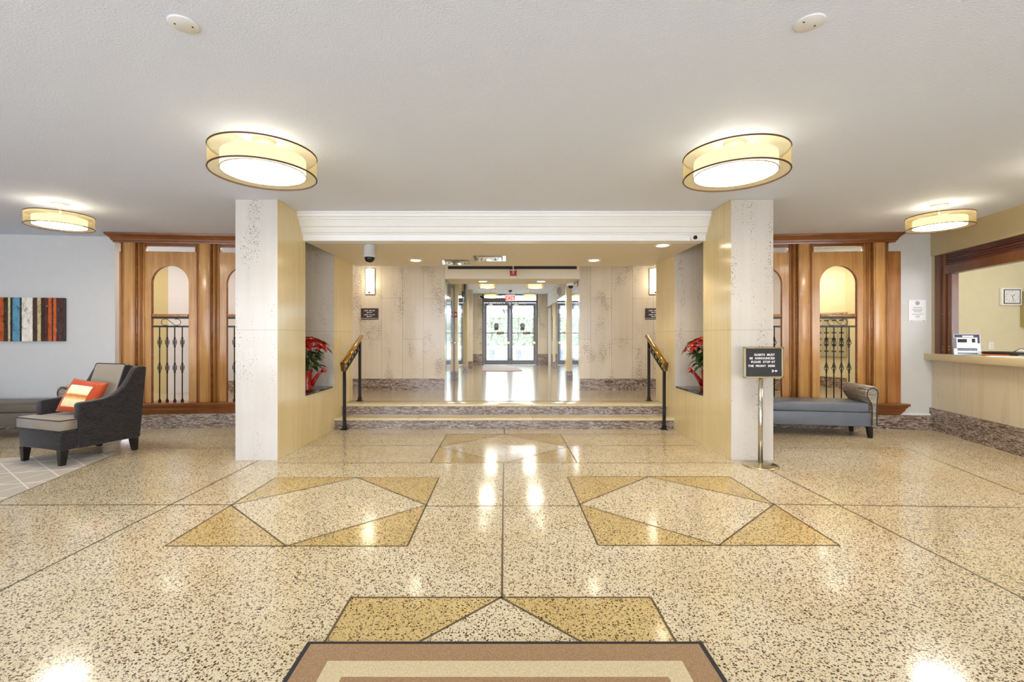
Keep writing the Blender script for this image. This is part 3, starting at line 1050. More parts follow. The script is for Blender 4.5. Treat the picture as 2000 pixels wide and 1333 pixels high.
def screen(sg, label):
    """sg -1 left, +1 right; local x runs outward from the pier (mirrored), -y faces the lobby"""
    y0 = 6.62 + 0.096 * (3.83 - 2.81)
    root = thing('wooden_screen', label, 'room divider', (sg * PX1, y0, 0), -sg * PT, 'arched wooden screens')
    cols = (0.43, 1.427, 2.42)
    arcs = (0.929, 1.938)
    L = 2.56
    ext = 2.75 if sg > 0 else 2.60

    def X(a, b):
        return sorted((sg * a, sg * b))
    # crown: stepped flare
    cp = [(-0.02, 2.60), (-0.095, 2.60), (-0.10, 2.622), (-0.112, 2.628), (-0.118, 2.65), (-0.145, 2.685), (-0.165, 2.70), (-0.168, 2.728), (0.16, 2.728), (0.16, 2.60)]
    mb = MB()
    b2 = bmesh.new()
    A, B = [], []
    for y, z in cp:
        over = max(0.0, -y - 0.06)
        A.append(b2.verts.new((0, y, z)))
        B.append(b2.verts.new((sg * (L + 0.03 + over), y, z)))
    n = len(cp)
    b2.faces.new(A)
    b2.faces.new(B[::-1])
    for i in range(n):
        b2.faces.new((A[i], B[i], B[(i + 1) % n], A[(i + 1) % n]))
    bmesh.ops.recalc_face_normals(b2, faces=b2.faces)
    mb._join(b2, 0)
    mb.build('cornice', 'wood_dark', root)
    # sill: stepped profile returned at the end
    spf = [(-0.055, 0.2), (-0.065, 0.215), (-0.098, 0.275), (-0.102, 0.30), (-0.116, 0.308), (-0.12, 0.326), (-0.135, 0.332), (-0.138, 0.35), (-0.132, 0.368), (0.13, 0.368), (0.13, 0.2)]
    mb = MB()
    b2 = bmesh.new()
    A = [b2.verts.new((0, y, z)) for y, z in spf]
    B = [b2.verts.new((sg * (ext - 0.10 + max(0.0, -y)), y, z)) for y, z in spf]
    n = len(spf)
    b2.faces.new(A)
    b2.faces.new(B[::-1])
    for i in range(n):
        b2.faces.new((A[i], B[i], B[(i + 1) % n], A[(i + 1) % n]))
    bmesh.ops.recalc_face_normals(b2, faces=b2.faces)
    mb._join(b2, 0)
    mb.build('sill', 'wood_dark', root)
    # marble plinth
    mb = MB()
    a, b = X(0, ext - (0.2 if sg < 0 else -0.4))
    mb.box(a, b, -0.06, 0.08, 0, 0.2)
    mb.build('plinth', 'marble', root)
    # columns
    for c in cols:
        mb = MB()
        def cb(w, y, z0=0.368, z1=2.60, m=0, bev=0.004):
            mb.box(sg * c - w, sg * c + w, y, 0.06, z0, z1, m, bev, 2)
        cb(0.150, -0.018, m=0)
        cb(0.126, -0.050, m=0)
        cb(0.112, -0.060, m=1)
        cb(0.075, -0.100, m=0)
        for s2 in (-1, 1):
            mb.cyl((sg * c + s2 * 0.132, -0.020, 0.37), (sg * c + s2 * 0.132, -0.020, 2.60), 0.008, 10, 1)
            mb.cyl((sg * c + s2 * 0.120, -0.056, 0.37), (sg * c + s2 * 0.120, -0.056, 2.60), 0.008, 10, 1)
            mb.cyl((sg * c + s2 * 0.087, -0.064, 0.37), (sg * c + s2 * 0.087, -0.064, 2.60), 0.012, 10, 2)
            mb.box(sg * c + s2 * 0.062 - 0.003, sg * c + s2 * 0.062 + 0.003, -0.102, -0.09, 0.37, 2.60, 2)
        mb.build('column', ['wood', 'wood_mid', 'wood_dark'], root)
    # arched panels with iron railings
    hw = 0.25
    for a0 in arcs:
        c = sg * a0
        half = 0.365
        mb = MB()
        zt, zs = 2.50, 2.05
        th0, th1 = 0.0, 0.05
        mb.box(c - half, c - hw, th0, th1, 0.368, zt)
        mb.box(c + hw, c + half, th0, th1, 0.368, zt)
        N = 28
        pts = [(c - hw * math.cos(PI * i / N), zs + hw * math.sin(PI * i / N)) for i in range(N + 1)]
        for (xa, za), (xb, zb) in zip(pts, pts[1:]):
            mb.quad([(xa, th0, za), (xb, th0, zb), (xb, th0, zt), (xa, th0, zt)])
            mb.quad([(xa, th1, zt), (xb, th1, zt), (xb, th1, zb), (xa, th1, za)])
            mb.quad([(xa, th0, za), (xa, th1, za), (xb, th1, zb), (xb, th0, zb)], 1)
        mb.quad([(c - hw, th0, zt), (c + hw, th0, zt), (c + hw, th1, zt), (c - hw, th1, zt)])
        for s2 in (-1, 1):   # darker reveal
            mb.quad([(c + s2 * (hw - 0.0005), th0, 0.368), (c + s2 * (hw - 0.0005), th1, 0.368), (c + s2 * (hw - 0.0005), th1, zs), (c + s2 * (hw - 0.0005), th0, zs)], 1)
        # upper rail and small blocks closing the slot
        mb.box(c - half, c + half, 0.0, 0.05, 2.575, 2.60, 1)
        for s2 in (-1, 1):
            mb.box(*sorted((c + s2 * half, c + s2 * (half - 0.03))), 0.0, 0.05, 2.50, 2.575, 1)
        mb.build('arched_panel', ['wood', 'wood_dark'], root)
        # railing
        rl = MB()
        rl.box(c - hw + 0.012, c + hw - 0.012, 0.0, 0.05, 1.575, 1.615, 0, 0.004)
        rail = rl.build('railing', 'wood_mid', root)
        mb = MB()
        mb.box(c - hw + 0.012, c + hw - 0.012, 0.012, 0.034, 1.548, 1.575)
        mb.box(c - hw + 0.012, c + hw - 0.012, 0.012, 0.034, 1.425, 1.45)
        mb.build('iron_bar', 'black_metal', rail)
        # S scroll lying on its side
        mb = MB()
        sp = []
        yv = 0.022
        ra = 0.046
        cx1, cx2, zc = c - 0.075, c + 0.075, 1.4985
        for k in range(0, 21):
            t_ = R(250 - k * 12.5 * 1.0)
            sp.append((cx1 + ra * 1.15 * math.cos(t_ + R(40)) , yv, zc + ra * math.sin(t_ + R(40))))
        left = [(cx1 + ra * 1.2 * math.cos(R(a)), yv, zc + ra * math.sin(R(a))) for a in range(300, 59, -12)]
        right = [(cx2 + ra * 1.2 * math.cos(R(a)), yv, zc + ra * math.sin(R(a))) for a in range(240, 481, 12)]
        mb.tube(left + right, 0.004, 6)
        mb.build('scroll', 'black_metal', rail)
        for k in range(4):
            bx = c + (k - 1.5) * 0.101
            mb = MB()
            mb.cyl((bx, 0.022, 0.40), (bx, 0.022, 1.43), 0.0075, 8)
            mb.lathe([(0.02, 0.368), (0.02, 0.385), (0.011, 0.405), (0.011, 0.412)], bx, 0.022, 12)
            for zb in (1.214, 0.850):
                for w in range(4):
                    ph = w * PI / 2
                    cage = [(bx + 0.027 * math.sin(PI * u / 8) * math.cos(ph + u * 0.35), 0.022 + 0.027 * math.sin(PI * u / 8) * math.sin(ph + u * 0.35), zb - 0.055 + 0.11 * u / 8) for u in range(9)]
                    mb.tube(cage, 0.0042, 5)
                for dz in (-0.062, 0.062):
                    mb.lathe([(0.011, zb + dz - 0.01), (0.013, zb + dz), (0.011, zb + dz + 0.01)], bx, 0.022, 10)
            mb.build('baluster', 'black_metal', rail)
    # plain filler next to the pier, end panel outside
    mb = MB()
    a, b = X(0.0, 0.30)
    mb.box(a, b, 0.0, 0.05, 0.368, 2.60)
    mb.build('filler_panel', 'wood', root)
    mb = MB()
    a, b = X(L - 0.02, ext)
    mb.box(a, b, -0.01, 0.05, 0.368, 2.49)
    mb.build('end_panel', 'wood_mid', root)
    return root


screen(-1, 'honey wood screen with arches and iron balusters behind the armchair')
screen(1, 'honey wood screen with arches and iron balusters behind the right bench')

# ------------------------------------------------------------------ right wall and reception desk
WR0, WR1 = Vector((5.40, 6.475)), Vector((6.02, 6.42))
struct('wall_right_back', slab(WR0, WR1, 0.1, 0, HC), ['wall_white'], 'short white wall between the right screen and the desk', 'wall')
struct('trim_7', slab(WR0 + Vector((0, -0.03)), WR1 + Vector((0, -0.03)), 0.028, 0.195, 0.225), ['white_plastic'], 'white ledge on top of the marble base beside the desk', 'ledge')
DO = Vector((5.965, 6.46, 0))
DANG = math.atan2(-0.973, -0.2304)   # direction along the desk towards the camera
# local frame: +x along the desk (towards camera), +y into the lobby is -normal
DT = Matrix.Translation(DO) @ Matrix.Rotation(DANG, 4, 'Z')
# after this rotation local +y points to (0.973,-0.2304): away from the lobby, so lobby side is -y


def desk_struct(name, boxes, mats, label, cat):
    mb = MB()
    for b in boxes:
        mb.box(*b, T=DT)
    return struct(name, mb, mats, label, cat)


desk_struct('wall_right', [(0, 6.0, 0, 0.14, 0, 0.97)], ['trav_desk'], 'travertine front of the reception desk', 'desk front')
desk_struct('baseboard_right', [(0, 6.0, -0.03, 0, 0, 0.305)], ['marble'], 'dark brown marble base along the reception desk', 'baseboard')
desk_struct('wall_right_bulkhead', [(-0.02, 6.0, -0.012, 0.35, 2.41, HC)], ['wall_tan'], 'tan bulkhead above the reception window', 'bulkhead')
desk_struct('wall_right_jamb', [(-0.06, 0.10, 0.0, 0.2, 0.97, 2.41)], ['wall_beige'], 'narrow cream strip beside the reception window', 'wall')
desk_struct('wall_right_rear', [(4.2, 9.9, 0.0, 0.2, 0.97, 2.41)], ['wall_beige'], 'wall beyond the reception window, right of the camera', 'wall')
ct = MB()
ct.box(-0.12, 4.2, -0.10, 0.55, 0.97, 1.06, 0, 0.004, 2, T=DT)
tag(ct.build('countertop', 'laminate'), 'long beige reception countertop on the right', 'counter')
sh = thing('rolling_shutter', 'cherry wood rolling shutter frame above the reception counter', 'shutter')
mb = MB()
mb.box(0.02, 0.20, 0.0, 0.06, 1.06, 2.41, 0, 0.004, 1, T=DT).box(0.20, 0.27, 0.02, 0.10, 1.06, 2.41, 0, 0.003, 1, T=DT)
mb.box(0.285, 0.36, 0.04, 0.12, 1.06, 2.13, 0, 0.003, 1, T=DT)
mb.build('jamb', 'cherry', sh)
mb = MB()
for k in range(5):
    mb.box(0.22, 4.2, 0.03 + 0.006 * (k % 2), 0.10, 2.25 + k * 0.032, 2.279 + k * 0.032, 0, 0.004, 1, T=DT)
mb.build('slats', 'cherry_slats', sh)
MB().box(0.20, 4.2, 0.02, 0.12, 2.13, 2.25, 0, 0.004, 1, T=DT).build('bottom_rail', 'cherry', sh)
for z in (1.12, 1.16, 1.60):
    MB().cyl((0.235, 0.022, z), (0.235, 0.014, z), 0.006, 10, 0, T=DT).build('screw', 'steel', sh)
    MB().cyl((0.32, 0.042, z), (0.32, 0.034, z), 0.006, 10, 0, T=DT).build('screw', 'steel', sh)

# reception office
mb = MB()
mb.box(6.05, 9.5, 7.56, 7.68, 0, HC)
struct('wall_office_back', mb, ['wall_beige'], 'cream back wall of the reception office', 'wall')
mb = MB()
mb.box(9.4, 9.5, -3.5, 7.6, 0, HC)
struct('wall_office_right', mb, ['wall_beige'], 'cream right wall of the reception office', 'wall')
mb = MB()
mb.box(6.05, 6.15, 6.5, 7.56, 0, HC)
struct('wall_office_left', mb, ['wall_beige'], 'cream side wall just inside the reception window', 'wall')
ck = thing('wall_clock', 'white square wall clock on the office wall', 'clock', (8.28, 7.56, 1.946))
mb = MB()
mb.box(-0.168, 0.168, -0.045, 0, -0.142, 0.142, 0, 0.008)
mb.build('clock_case', 'white_plastic', ck)
mb = MB()
for a in ((-0.135, 0.135, 0.105, 0.117), (-0.135, 0.135, -0.117, -0.105), (-0.135, -0.124, -0.117, 0.117), (0.124, 0.135, -0.117, 0.117)):
    mb.box(a[0], a[1], -0.05, -0.045, a[2], a[3])
mb.build('clock_bezel', 'ink_dark', ck)
mb = MB()
mb.box(-0.124, 0.124, -0.0475, -0.045, -0.105, 0.105, 0)
for k in range(1, 13):
    a = PI / 2 - k * PI / 6
    mb.mesh(text_mesh(str(k), 0.03), 1, Matrix.Translation((0.1 * math.cos(a), -0.0485, 0.083 * math.sin(a) - 0.01)) @ TXZ)
mb.build('clock_face', ['clock_face', 'ink'], ck)
for nm, ang, L, w in (('hour_hand', 50, 0.055, 0.007), ('minute_hand', 163, 0.085, 0.005), ('second_hand', 318, 0.045, 0.003)):
    a = R(90 - ang)
    mb = MB()
    mb.bar((0, -0.051, 0), (L * math.cos(a), -0.051, L * math.sin(a)), 0.002, w)
    mb.build(nm, 'ink_dark', ck)
cb = thing('wall_cabinet', 'olive beige wall cabinet at the right edge beside the clock', 'cabinet', (8.86, 7.56, 1.45))
MB().box(-0.40, 1.0, -0.42, 0, 0, 0.58, 0, 0.004, 1).build('cabinet_body', 'cabinet_olive', cb)
MB().box(-0.38, 0.30, -0.44, -0.421, 0.02, 0.56, 0, 0.004, 1).build('cabinet_door', 'cabinet_olive', cb)
ou = thing('power_outlet', 'white power outlet low on the office wall above the counter', 'outlet', (7.98, 7.56, 1.14))
MB().box(-0.04, 0.04, -0.01, 0, -0.06, 0.06, 0, 0.003).build('cover_plate', 'white_plastic', ou)
mb = MB()
for z in (0.025, -0.025):
    mb.box(-0.02, 0.02, -0.014, -0.01, z - 0.015, z + 0.015, 0).box(-0.009, -0.005, -0.015, -0.014, z - 0.006, z + 0.006, 1).box(0.005, 0.009, -0.015, -0.014, z - 0.006, z + 0.006, 1)
mb.build('sockets', ['white_plastic', 'ink_dark'], ou)

# things on the counter
bh = thing('brochure_holder', 'clear stand of brochures on the reception counter', 'brochure holder', (5.86, 5.83, 1.06), R(-38))
mb = MB()
mb.box(-0.13, 0.13, -0.02, 0.10, 0, 0.004).box(-0.13, 0.13, -0.024, -0.020, 0, 0.08)
mb.box(-0.134, -0.13, -0.024, 0.08, 0, 0.10).box(0.13, 0.134, -0.024, 0.08, 0, 0.10)
mb.build('clear_tray', 'glass', bh)
br = tag(thing('brochure', 'white and navy brochure standing in the clear counter stand', 'brochure', (5.86, 5.83, 1.064), R(-38)), 'white and navy brochure standing in the clear counter stand', 'brochure')
mb = MB()
TB = Matrix.Translation((0, 0.0, 0)) @ Matrix.Rotation(R(-14), 4, 'X')
mb.box(-0.12, 0.12, 0, 0.012, 0, 0.27, 0, T=TB)
mb.build('sheet', 'notice', br)
mb = MB()
mb.box(-0.115, 0.115, -0.002, -0.0005, 0.225, 0.265, 2, T=TB).box(-0.04, 0.06, -0.003, -0.002, 0.23, 0.25, 0, T=TB)
mb.box(-0.12, -0.095, -0.002, -0.0005, 0.08, 0.22, 3, T=TB).box(0.095, 0.115, -0.002, -0.0005, 0.15, 0.225, 2, T=TB)
mb.box(-0.085, 0.0, -0.002, -0.0005, 0.16, 0.205, 1, T=TB).box(0.045, 0.075, -0.002, -0.0005, 0.16, 0.21, 1, T=TB)
mb.box(-0.09, 0.09, -0.002, -0.0005, 0.05, 0.085, 1, T=TB).box(-0.09, 0.09, -0.002, -0.0005, 0.01, 0.028, 1, T=TB)
mb.build('printing', ['notice', 'ink_dark', 'navy', 'vinyl'], br)
fo = MB()
fo.box(-0.18, 0.18, -0.12, 0.12, 0, 0.03, 0, 0.012)
fo.tube([(0.05, 0.02, 0.03), (0.10, 0.04, 0.07), (0.2, 0.05, 0.05), (0.22, 0.05, 0.03)], 0.004)
o = fo.build('portfolio_case', 'leather')
o.location = (6.0, 5.50, 1.0845)
o.rotation_euler = (0, 0, R(-75))
tag(o, 'black leather portfolio lying on the reception counter', 'folder')
for i, (x, y, z, w, d, h, rz, m, nm, lb) in enumerate((
        (5.95, 5.53, 1.06, 0.24, 0.20, 0.024, -70, 'book_orange', 'book', 'orange book under the black portfolio on the counter'),
        (5.78, 5.30, 1.06, 0.30, 0.22, 0.008, -60, 'notice', 'paper_stack', 'flat white papers on the counter nearest the edge'),
        (5.98, 4.98, 1.06, 0.34, 0.24, 0.016, -80, 'notice', 'paper_stack', 'thicker white papers at the right edge of the counter'))):
    o = MB().box(-w / 2, w / 2, -d / 2, d / 2, 0, h, 0, 0.002, 1).build(nm, m)
    o.location = (x, y, z)
    o.rotation_euler = (0, 0, R(rz))
    tag(o, lb, 'book' if nm == 'book' else 'papers')
mb = MB()
mb.lathe([(0.0, 0.09), (0.055, 0.085), (0.09, 0.06), (0.10, 0.02), (0.10, 0.0)], 0, 0, 24)
o = mb.build('desk_lamp_dome', 'white_plastic')
o.name = 'white_bowl'
o.location = (6.26, 5.52, 1.06)
tag(o, 'white rounded bowl upside down on the counter at the right edge', 'bowl')

# notice on the white wall
wd = (WR1 - WR0).normalized()
px = 5.765
ny = WR0.y + (px - WR0.x) * wd.y / wd.x
nt = thing('wall_notice', 'framed white notice with emblem on the short white wall', 'notice', (px, ny - 0.002, 1.655), math.atan2(wd.y, wd.x))
mb = MB()
mb.box(-0.113, 0.113, -0.012, 0, -0.152, 0.152, 0, 0.003, 1)
mb.build('notice_plate', 'notice', nt)
mb = MB()
mb.lathe([(0.018, -0.001), (0.026, 0), (0.018, 0.001)], T=Matrix.Translation((0, -0.0135, 0.105)) @ Matrix.Rotation(R(90), 4, 'X'), n=24, cap=False)
mb.box(-0.008, 0.008, -0.0145, -0.012, 0.098, 0.112)
for z, w in ((0.045, 0.06), (0.02, 0.072), (0.003, 0.06), (-0.016, 0.05), (-0.05, 0.072), (-0.072, 0.028), (-0.09, 0.028)):
    mb.box(-w, w, -0.0135, -0.012, z - 0.0025, z + 0.0025)
mb.box(-0.113, 0.113, -0.0135, -0.012, -0.137, -0.135)
for x in (-0.075, 0.08):
    mb.cyl((x, -0.012, -0.143), (x, -0.0145, -0.143), 0.005, 10)
mb.build('printing', 'ink', nt)

# mailboxes
mdir = (MBp - MA).normalized()
mang = math.atan2(mdir.y, mdir.x)
mx = thing('mailbox_bank', 'bank of beige mailboxes on the wall behind the right screen', 'mailboxes', (MBp.x - 0.012, MBp.y - 0.006, 0.90), mang)
MB().box(-1.5, -0.02, -0.035, -0.003, 0, 0.86, 0, 0.003, 1).build('mailbox_frame', 'mail', mx)
for r_ in range(7):
    for c_ in range(11):
        x1 = -0.04 - c_ * 0.13
        z0 = 0.015 + r_ * 0.119
        mb = MB()
        mb.box(x1 - 0.122, x1, -0.042, -0.035, z0, z0 + 0.111, 0)
        mb.box(x1 - 0.10, x1 - 0.022, -0.045, -0.042, z0 + 0.080, z0 + 0.103, 1)
        mb.box(x1 - 0.068, x1 - 0.054, -0.045, -0.042, z0 + 0.04, z0 + 0.054, 1)
        mb.build('mailbox_door', ['mail', 'ink_dark'], mx)

# ------------------------------------------------------------------ ceiling drum lamps


def drum_lamp(name, label, group, loc, D=0.71, H=0.157, zb=-0.25, hall=False):
    """loc on the ceiling; zb bottom of the shade below the ceiling"""
    r = D / 2
    root = thing(name, label, 'ceiling lamp', loc, 0, group)
    zt = zb + H
    MB().lathe([(0.0, 0), (0.075, 0), (0.075, -0.012), (0.06, -0.022), (0.0, -0.022)], n=32).build('canopy', 'canopy_paint', root)
    mb = MB()
    mb.cyl((0, 0, -0.02), (0, 0, zt + 0.02), 0.008)
    for k in range(3):
        a = k * 2 * PI / 3 + 0.4
        mb.cyl((0, 0, zt + 0.01), (r * math.cos(a), r * math.sin(a), zt - 0.003), 0.003, 6)
    mb.build('stem', 'canopy_paint', root)
    mb = MB()
    mb.lathe([(r, zb), (r, zt)], n=64, cap=False)
    # overlapping seam of the fabric
    sd = mb.build('shade', 'shade', root)
    for z in (zb, zt):
        mb = MB()
        mb.tube([(r * math.cos(2 * PI * i / 64), r * math.sin(2 * PI * i / 64), z) for i in range(64)], 0.006 * D / 0.71, 6, closed=True)
        mb.build('rim', 'rim', sd)
    ri = r * 0.79
    MB().lathe([(ri, zb + 0.012), (ri, zt - 0.03)], n=64, cap=False).build('inner_drum', 'inner', root)
    mb = MB()
    mb.lathe([(0, zb + 0.006), (ri * 0.98, zb + 0.012)], n=64, cap=False)
    mb.build('diffuser', 'diff_hall' if hall else 'diff', root)
    MB().lathe([(0, zb + 0.026), (ri * 0.985, zb + 0.026), (ri * 0.985, zb + 0.029), (0, zb + 0.029)], n=48, cap=False).build('glow_block_disc', 'white_plastic', root)  # hidden disc added to keep the diffuser's glow off the ceiling
    mb = MB()
    mb.tube([(ri * math.cos(2 * PI * i / 64), ri * math.sin(2 * PI * i / 64), zb + 0.011) for i in range(64)], 0.004 * D / 0.71, 6, closed=True)
    mb.build('diffuser_ring', 'champagne', root)
    return root


LG = 'drum ceiling lamps of the lobby'
LAMPS = [((-1.755, 3.37), 'large gold drum lamp in front of the left pier', 0.71, 0.157, -0.25),
         ((1.70, 3.40), 'large gold drum lamp in front of the right pier', 0.71, 0.157, -0.25),
         ((-4.80, 4.98), 'small gold drum lamp above the armchair', 0.565, 0.127, -0.25),
         ((4.74, 5.02), 'small gold drum lamp near the reception window', 0.565, 0.127, -0.25),
         ((4.62, 3.66), 'gold drum lamp cut by the right picture edge', 0.565, 0.127, -0.25)]
for (x, y), lb, D, H, zb in LAMPS:
    drum_lamp('drum_lamp', lb, LG, (x, y, HC), D, H, zb)
    point_light('drum_lamp_bulb', (x, y, HC + zb + H - 0.02), 2.6 if D > 0.6 else 3.6 , (1, 0.84, 0.58), 0.05)
for x, y, lb in ((-0.395, 10.6, 'left lamp of the nearer hall pair'), (0.707, 10.6, 'right lamp of the nearer hall pair'),
                 (-0.39, 13.3, 'left lamp of the farther hall pair'), (0.73, 13.3, 'right lamp of the farther hall pair')):
    drum_lamp('drum_lamp', 'gold drum lamp, ' + lb, 'drum ceiling lamps of the hall', (x, y, HH), 0.40, 0.12, -0.345, True)

# blank cover plates in the ceiling
for x, y, lb in ((-1.468, 2.11, 'left'), (1.39, 2.10, 'right')):
    r0 = thing('ceiling_cover_plate', 'white round blank cover plate in the ceiling at upper ' + lb, 'cover plate', (x, y, HC), R(20), 'ceiling cover plates')
    MB().lathe([(0, -0.006), (0.058, -0.006), (0.064, -0.003), (0.064, 0)], n=40).build('plate', 'plate_paint', r0)
    for a, b in ((-0.035, 0), (0.035, 0)):
        MB().cyl((a, b, -0.0055), (a, b, -0.008), 0.004, 8).build('screw', 'ink_dark', r0)

# recessed downlights
for x, y, z, lb in ((-1.315, 6.84, SOF, 'left round downlight in the soffit over the steps'), (1.33, 6.84, SOF, 'middle round downlight in the soffit near the right stone wall'),
                    (1.964, 5.72, SOF, 'right round downlight in the soffit below the crown camera'),
                    (-0.42, 9.02, 2.37, 'left round downlight under the hall header'), (0.72, 9.02, 2.37, 'right round downlight under the hall header')):
    r0 = thing('downlight', lb, 'downlight', (x, y, z), 0, 'recessed downlights')
    MB().lathe([(0.072, -0.003), (0.098, -0.007), (0.102, 0.0)], n=32, cap=False).build('trim_ring', 'white_plastic', r0)
    MB().lathe([(0, -0.003), (0.073, -0.003)], n=32, cap=False).build('lit_lens', 'can', r0)
    d = bpy.data.lights.new('downlight_beam', 'SPOT')
    d.energy = 22
    d.color = (1, 0.84, 0.58)
    d.spot_size = R(120)
    d.spot_blend = 0.6
    d.shadow_soft_size = 0.06
    o = bpy.data.objects.new('downlight_beam', d)
    o.location = (x, y, z - 0.03)
    C.objects.link(o)

# metal diffusers in the soffit
for x, y, rz, lb in ((-0.21, 6.66, 0, 'square metal air diffuser in the soffit, nearer the camera'), (-0.72, 7.02, R(4), 'square metal air diffuser in the soffit, left and farther')):
    r0 = thing('air_diffuser', lb, 'air vent', (x, y, SOF), rz, 'soffit air diffusers')
    mb = MB()
    for k, (s_, z) in enumerate(((0.23, -0.004), (0.17, -0.010), (0.11, -0.016))):
        i_ = s_ - 0.045
        for a in range(4):
            Tm = Matrix.Rotation(a * PI / 2, 4, 'Z')
            mb.quad([(-s_, -s_, z), (s_, -s_, z), (i_, -i_, z + 0.004 - 0.012 * (k > 0)), (-i_, -i_, z + 0.004 - 0.012 * (k > 0))], 0, Tm)
    mb.build('louvres', 'mirror', r0)
    MB().box(-0.07, 0.07, -0.07, 0.07, -0.02, -0.016).build('centre_plate', 'mirror', r0)

# slot vent in the header
lv = thing('linear_vent', 'long dark slot vent in the header above the hall', 'air vent', (0.15, YB - 0.012, 2.577))
MB().box(-1.20, 1.20, -0.004, 0.0, -0.028, 0.028).build('slot', 'ink_dark', lv)
mb = MB()
mb.box(-1.22, 1.22, -0.008, 0.0, 0.028, 0.036).box(-1.22, 1.22, -0.008, 0.0, -0.036, -0.028).box(-1.18, 1.18, -0.007, -0.004, -0.003, 0.003, 1)
mb.build('vent_frame', ['soffit', 'sign_dark'], lv)

# red fire alarm with white conduit on the header
fa = thing('fire_alarm', 'red fire alarm strobe on the header above the hall', 'fire alarm', (0.165, YB - 0.016, 2.48))
MB().box(-0.062, 0.062, -0.045, 0, -0.065, 0.065, 0, 0.008).build('alarm_body', 'red', fa)
mb = MB()
mb.box(-0.008, 0.008, -0.06, -0.02, -0.02, 0.2).box(-0.05, 0.05, -0.05, -0.044, 0.035, 0.055).box(-0.055, 0.055, -0.04, 0, -0.08, -0.065)
mb.build('conduit', 'white_plastic', fa)

# cameras
dc = thing('dome_camera', 'grey dome camera hanging from the soffit at left', 'security camera', (-1.66, 5.68, SOF))
MB().lathe([(0, 0), (0.075, 0), (0.076, -0.02), (0.074, -0.022), (0.076, -0.025), (0.080, -0.135), (0.084, -0.14), (0.080, -0.155), (0.0, -0.155)], n=36).build('housing', 'grey_plastic', dc)
MB().lathe([(0.062, -0.153), (0.060, -0.175), (0.048, -0.200), (0.028, -0.215), (0, -0.22)], n=32).build('dome', 'smoke', dc)
wc = thing('ball_camera', 'small white ball camera on the crown moulding at right', 'security camera', (2.22, 5.41, 2.452))
mb = MB()
mb.cyl((0, 0.02, 0), (0, -0.02, 0), 0.035, 24).ball((0, -0.02, 0), 0.032)
mb.build('housing', 'white_plastic', wc)
MB().cyl((0.0, -0.03, 0.0), (0.004, -0.056, -0.004), 0.022, 20).build('lens', 'lens', wc)
hc = thing('dome_camera', 'white dome camera on the pilaster at the hall right', 'security camera', (1.34, 9.30, 2.37))
MB().lathe([(0, 0), (0.085, 0), (0.09, -0.025), (0.078, -0.055), (0, -0.055)], n=32).build('housing', 'white_plastic', hc)
MB().lathe([(0.055, -0.054), (0.05, -0.08), (0.03, -0.102), (0, -0.11)], n=24).build('dome', 'smoke', hc)
bc = thing('bullet_camera', 'small dark bullet camera high beside the glass doors', 'security camera', (-0.82, YE - 0.02, 2.66))
MB().box(-0.05, 0.05, -0.01, 0.02, -0.05, 0.05).build('bracket', 'white_plastic', bc)
MB().cyl((0.0, -0.01, 0), (0.12, -0.16, -0.05), 0.032, 16).build('barrel', 'lens', bc)

# sconces
for x, lb in ((-2.50, 'lit wall sconce on the left stone wall above the unit sign'), (2.79, 'lit wall sconce on the right stone wall behind the pier edge')):
    r0 = thing('wall_sconce', lb, 'wall lamp', (x, YB, 2.315), 0, 'wall sconces')
    mb = MB()
    b2 = []
    W, H2 = 0.093, 0.25
    mb.box(-W, W, -0.02, 0, -H2, H2, 0, 0.012)
    mb.build('back_plate', 'sconce_edge', r0)
    mb = MB()
    n = 12
    pts = [(-W * 0.88 + 2 * W * 0.88 * i / n, -0.02 - 0.06 * math.sin(PI * i / n)) for i in range(n + 1)]
    mb.prism(pts + [(W * 0.88, -0.018), (-W * 0.88, -0.018)], 'xy', -H2 + 0.02, H2 - 0.015, smooth=True)
    mb.build('glass_shade', 'sconce', r0)
    mb = MB()
    mb.box(-0.016, 0.016, -0.09, -0.07, -H2 + 0.02, -H2 + 0.06)
    mb.build('clip', 'sconce_edge', r0)
    point_light('sconce_bulb', (x, YB - 0.22, 2.3), 3.0, (1, 0.85, 0.6), 0.1)

# unit signs
for x, lines, lb in ((-2.512, ('UNIT 102-109', 'UNIT 112-119'), 'dark unit number sign below the left sconce'), (2.79, ('UNIT 120-129', 'UNIT 130-139'), 'dark unit number sign half hidden by the right pier')):
    r0 = thing('unit_sign', lb, 'sign', (x, YB, 1.715), 0, 'unit number signs')
    MB().box(-0.162, 0.162, -0.014, 0, -0.105, 0.105, 0, 0.003, 1).build('sign_plate', 'sign_dark', r0)
    for tx, z in ((lines[0], 0.05), (lines[1], -0.028)):
        MB().mesh(text_mesh(tx, 0.034, bold=0.0004), 0, Matrix.Translation((0, -0.0155, z)) @ TXZ).build('lettering', 'letters', r0)
        mb = MB()
        mb.box(-0.03, 0.05, -0.0165, -0.0145, z - 0.026, z - 0.019)
        mb.prism([(-0.055, z - 0.0225), (-0.03, z - 0.011), (-0.03, z - 0.034)], 'xz', -0.0165, -0.0145)
        mb.build('arrow', 'letters', r0)
    MB().box(-0.16, 0.16, -0.0165, -0.014, -0.088, -0.082).build('rule_line', 'letters', r0)

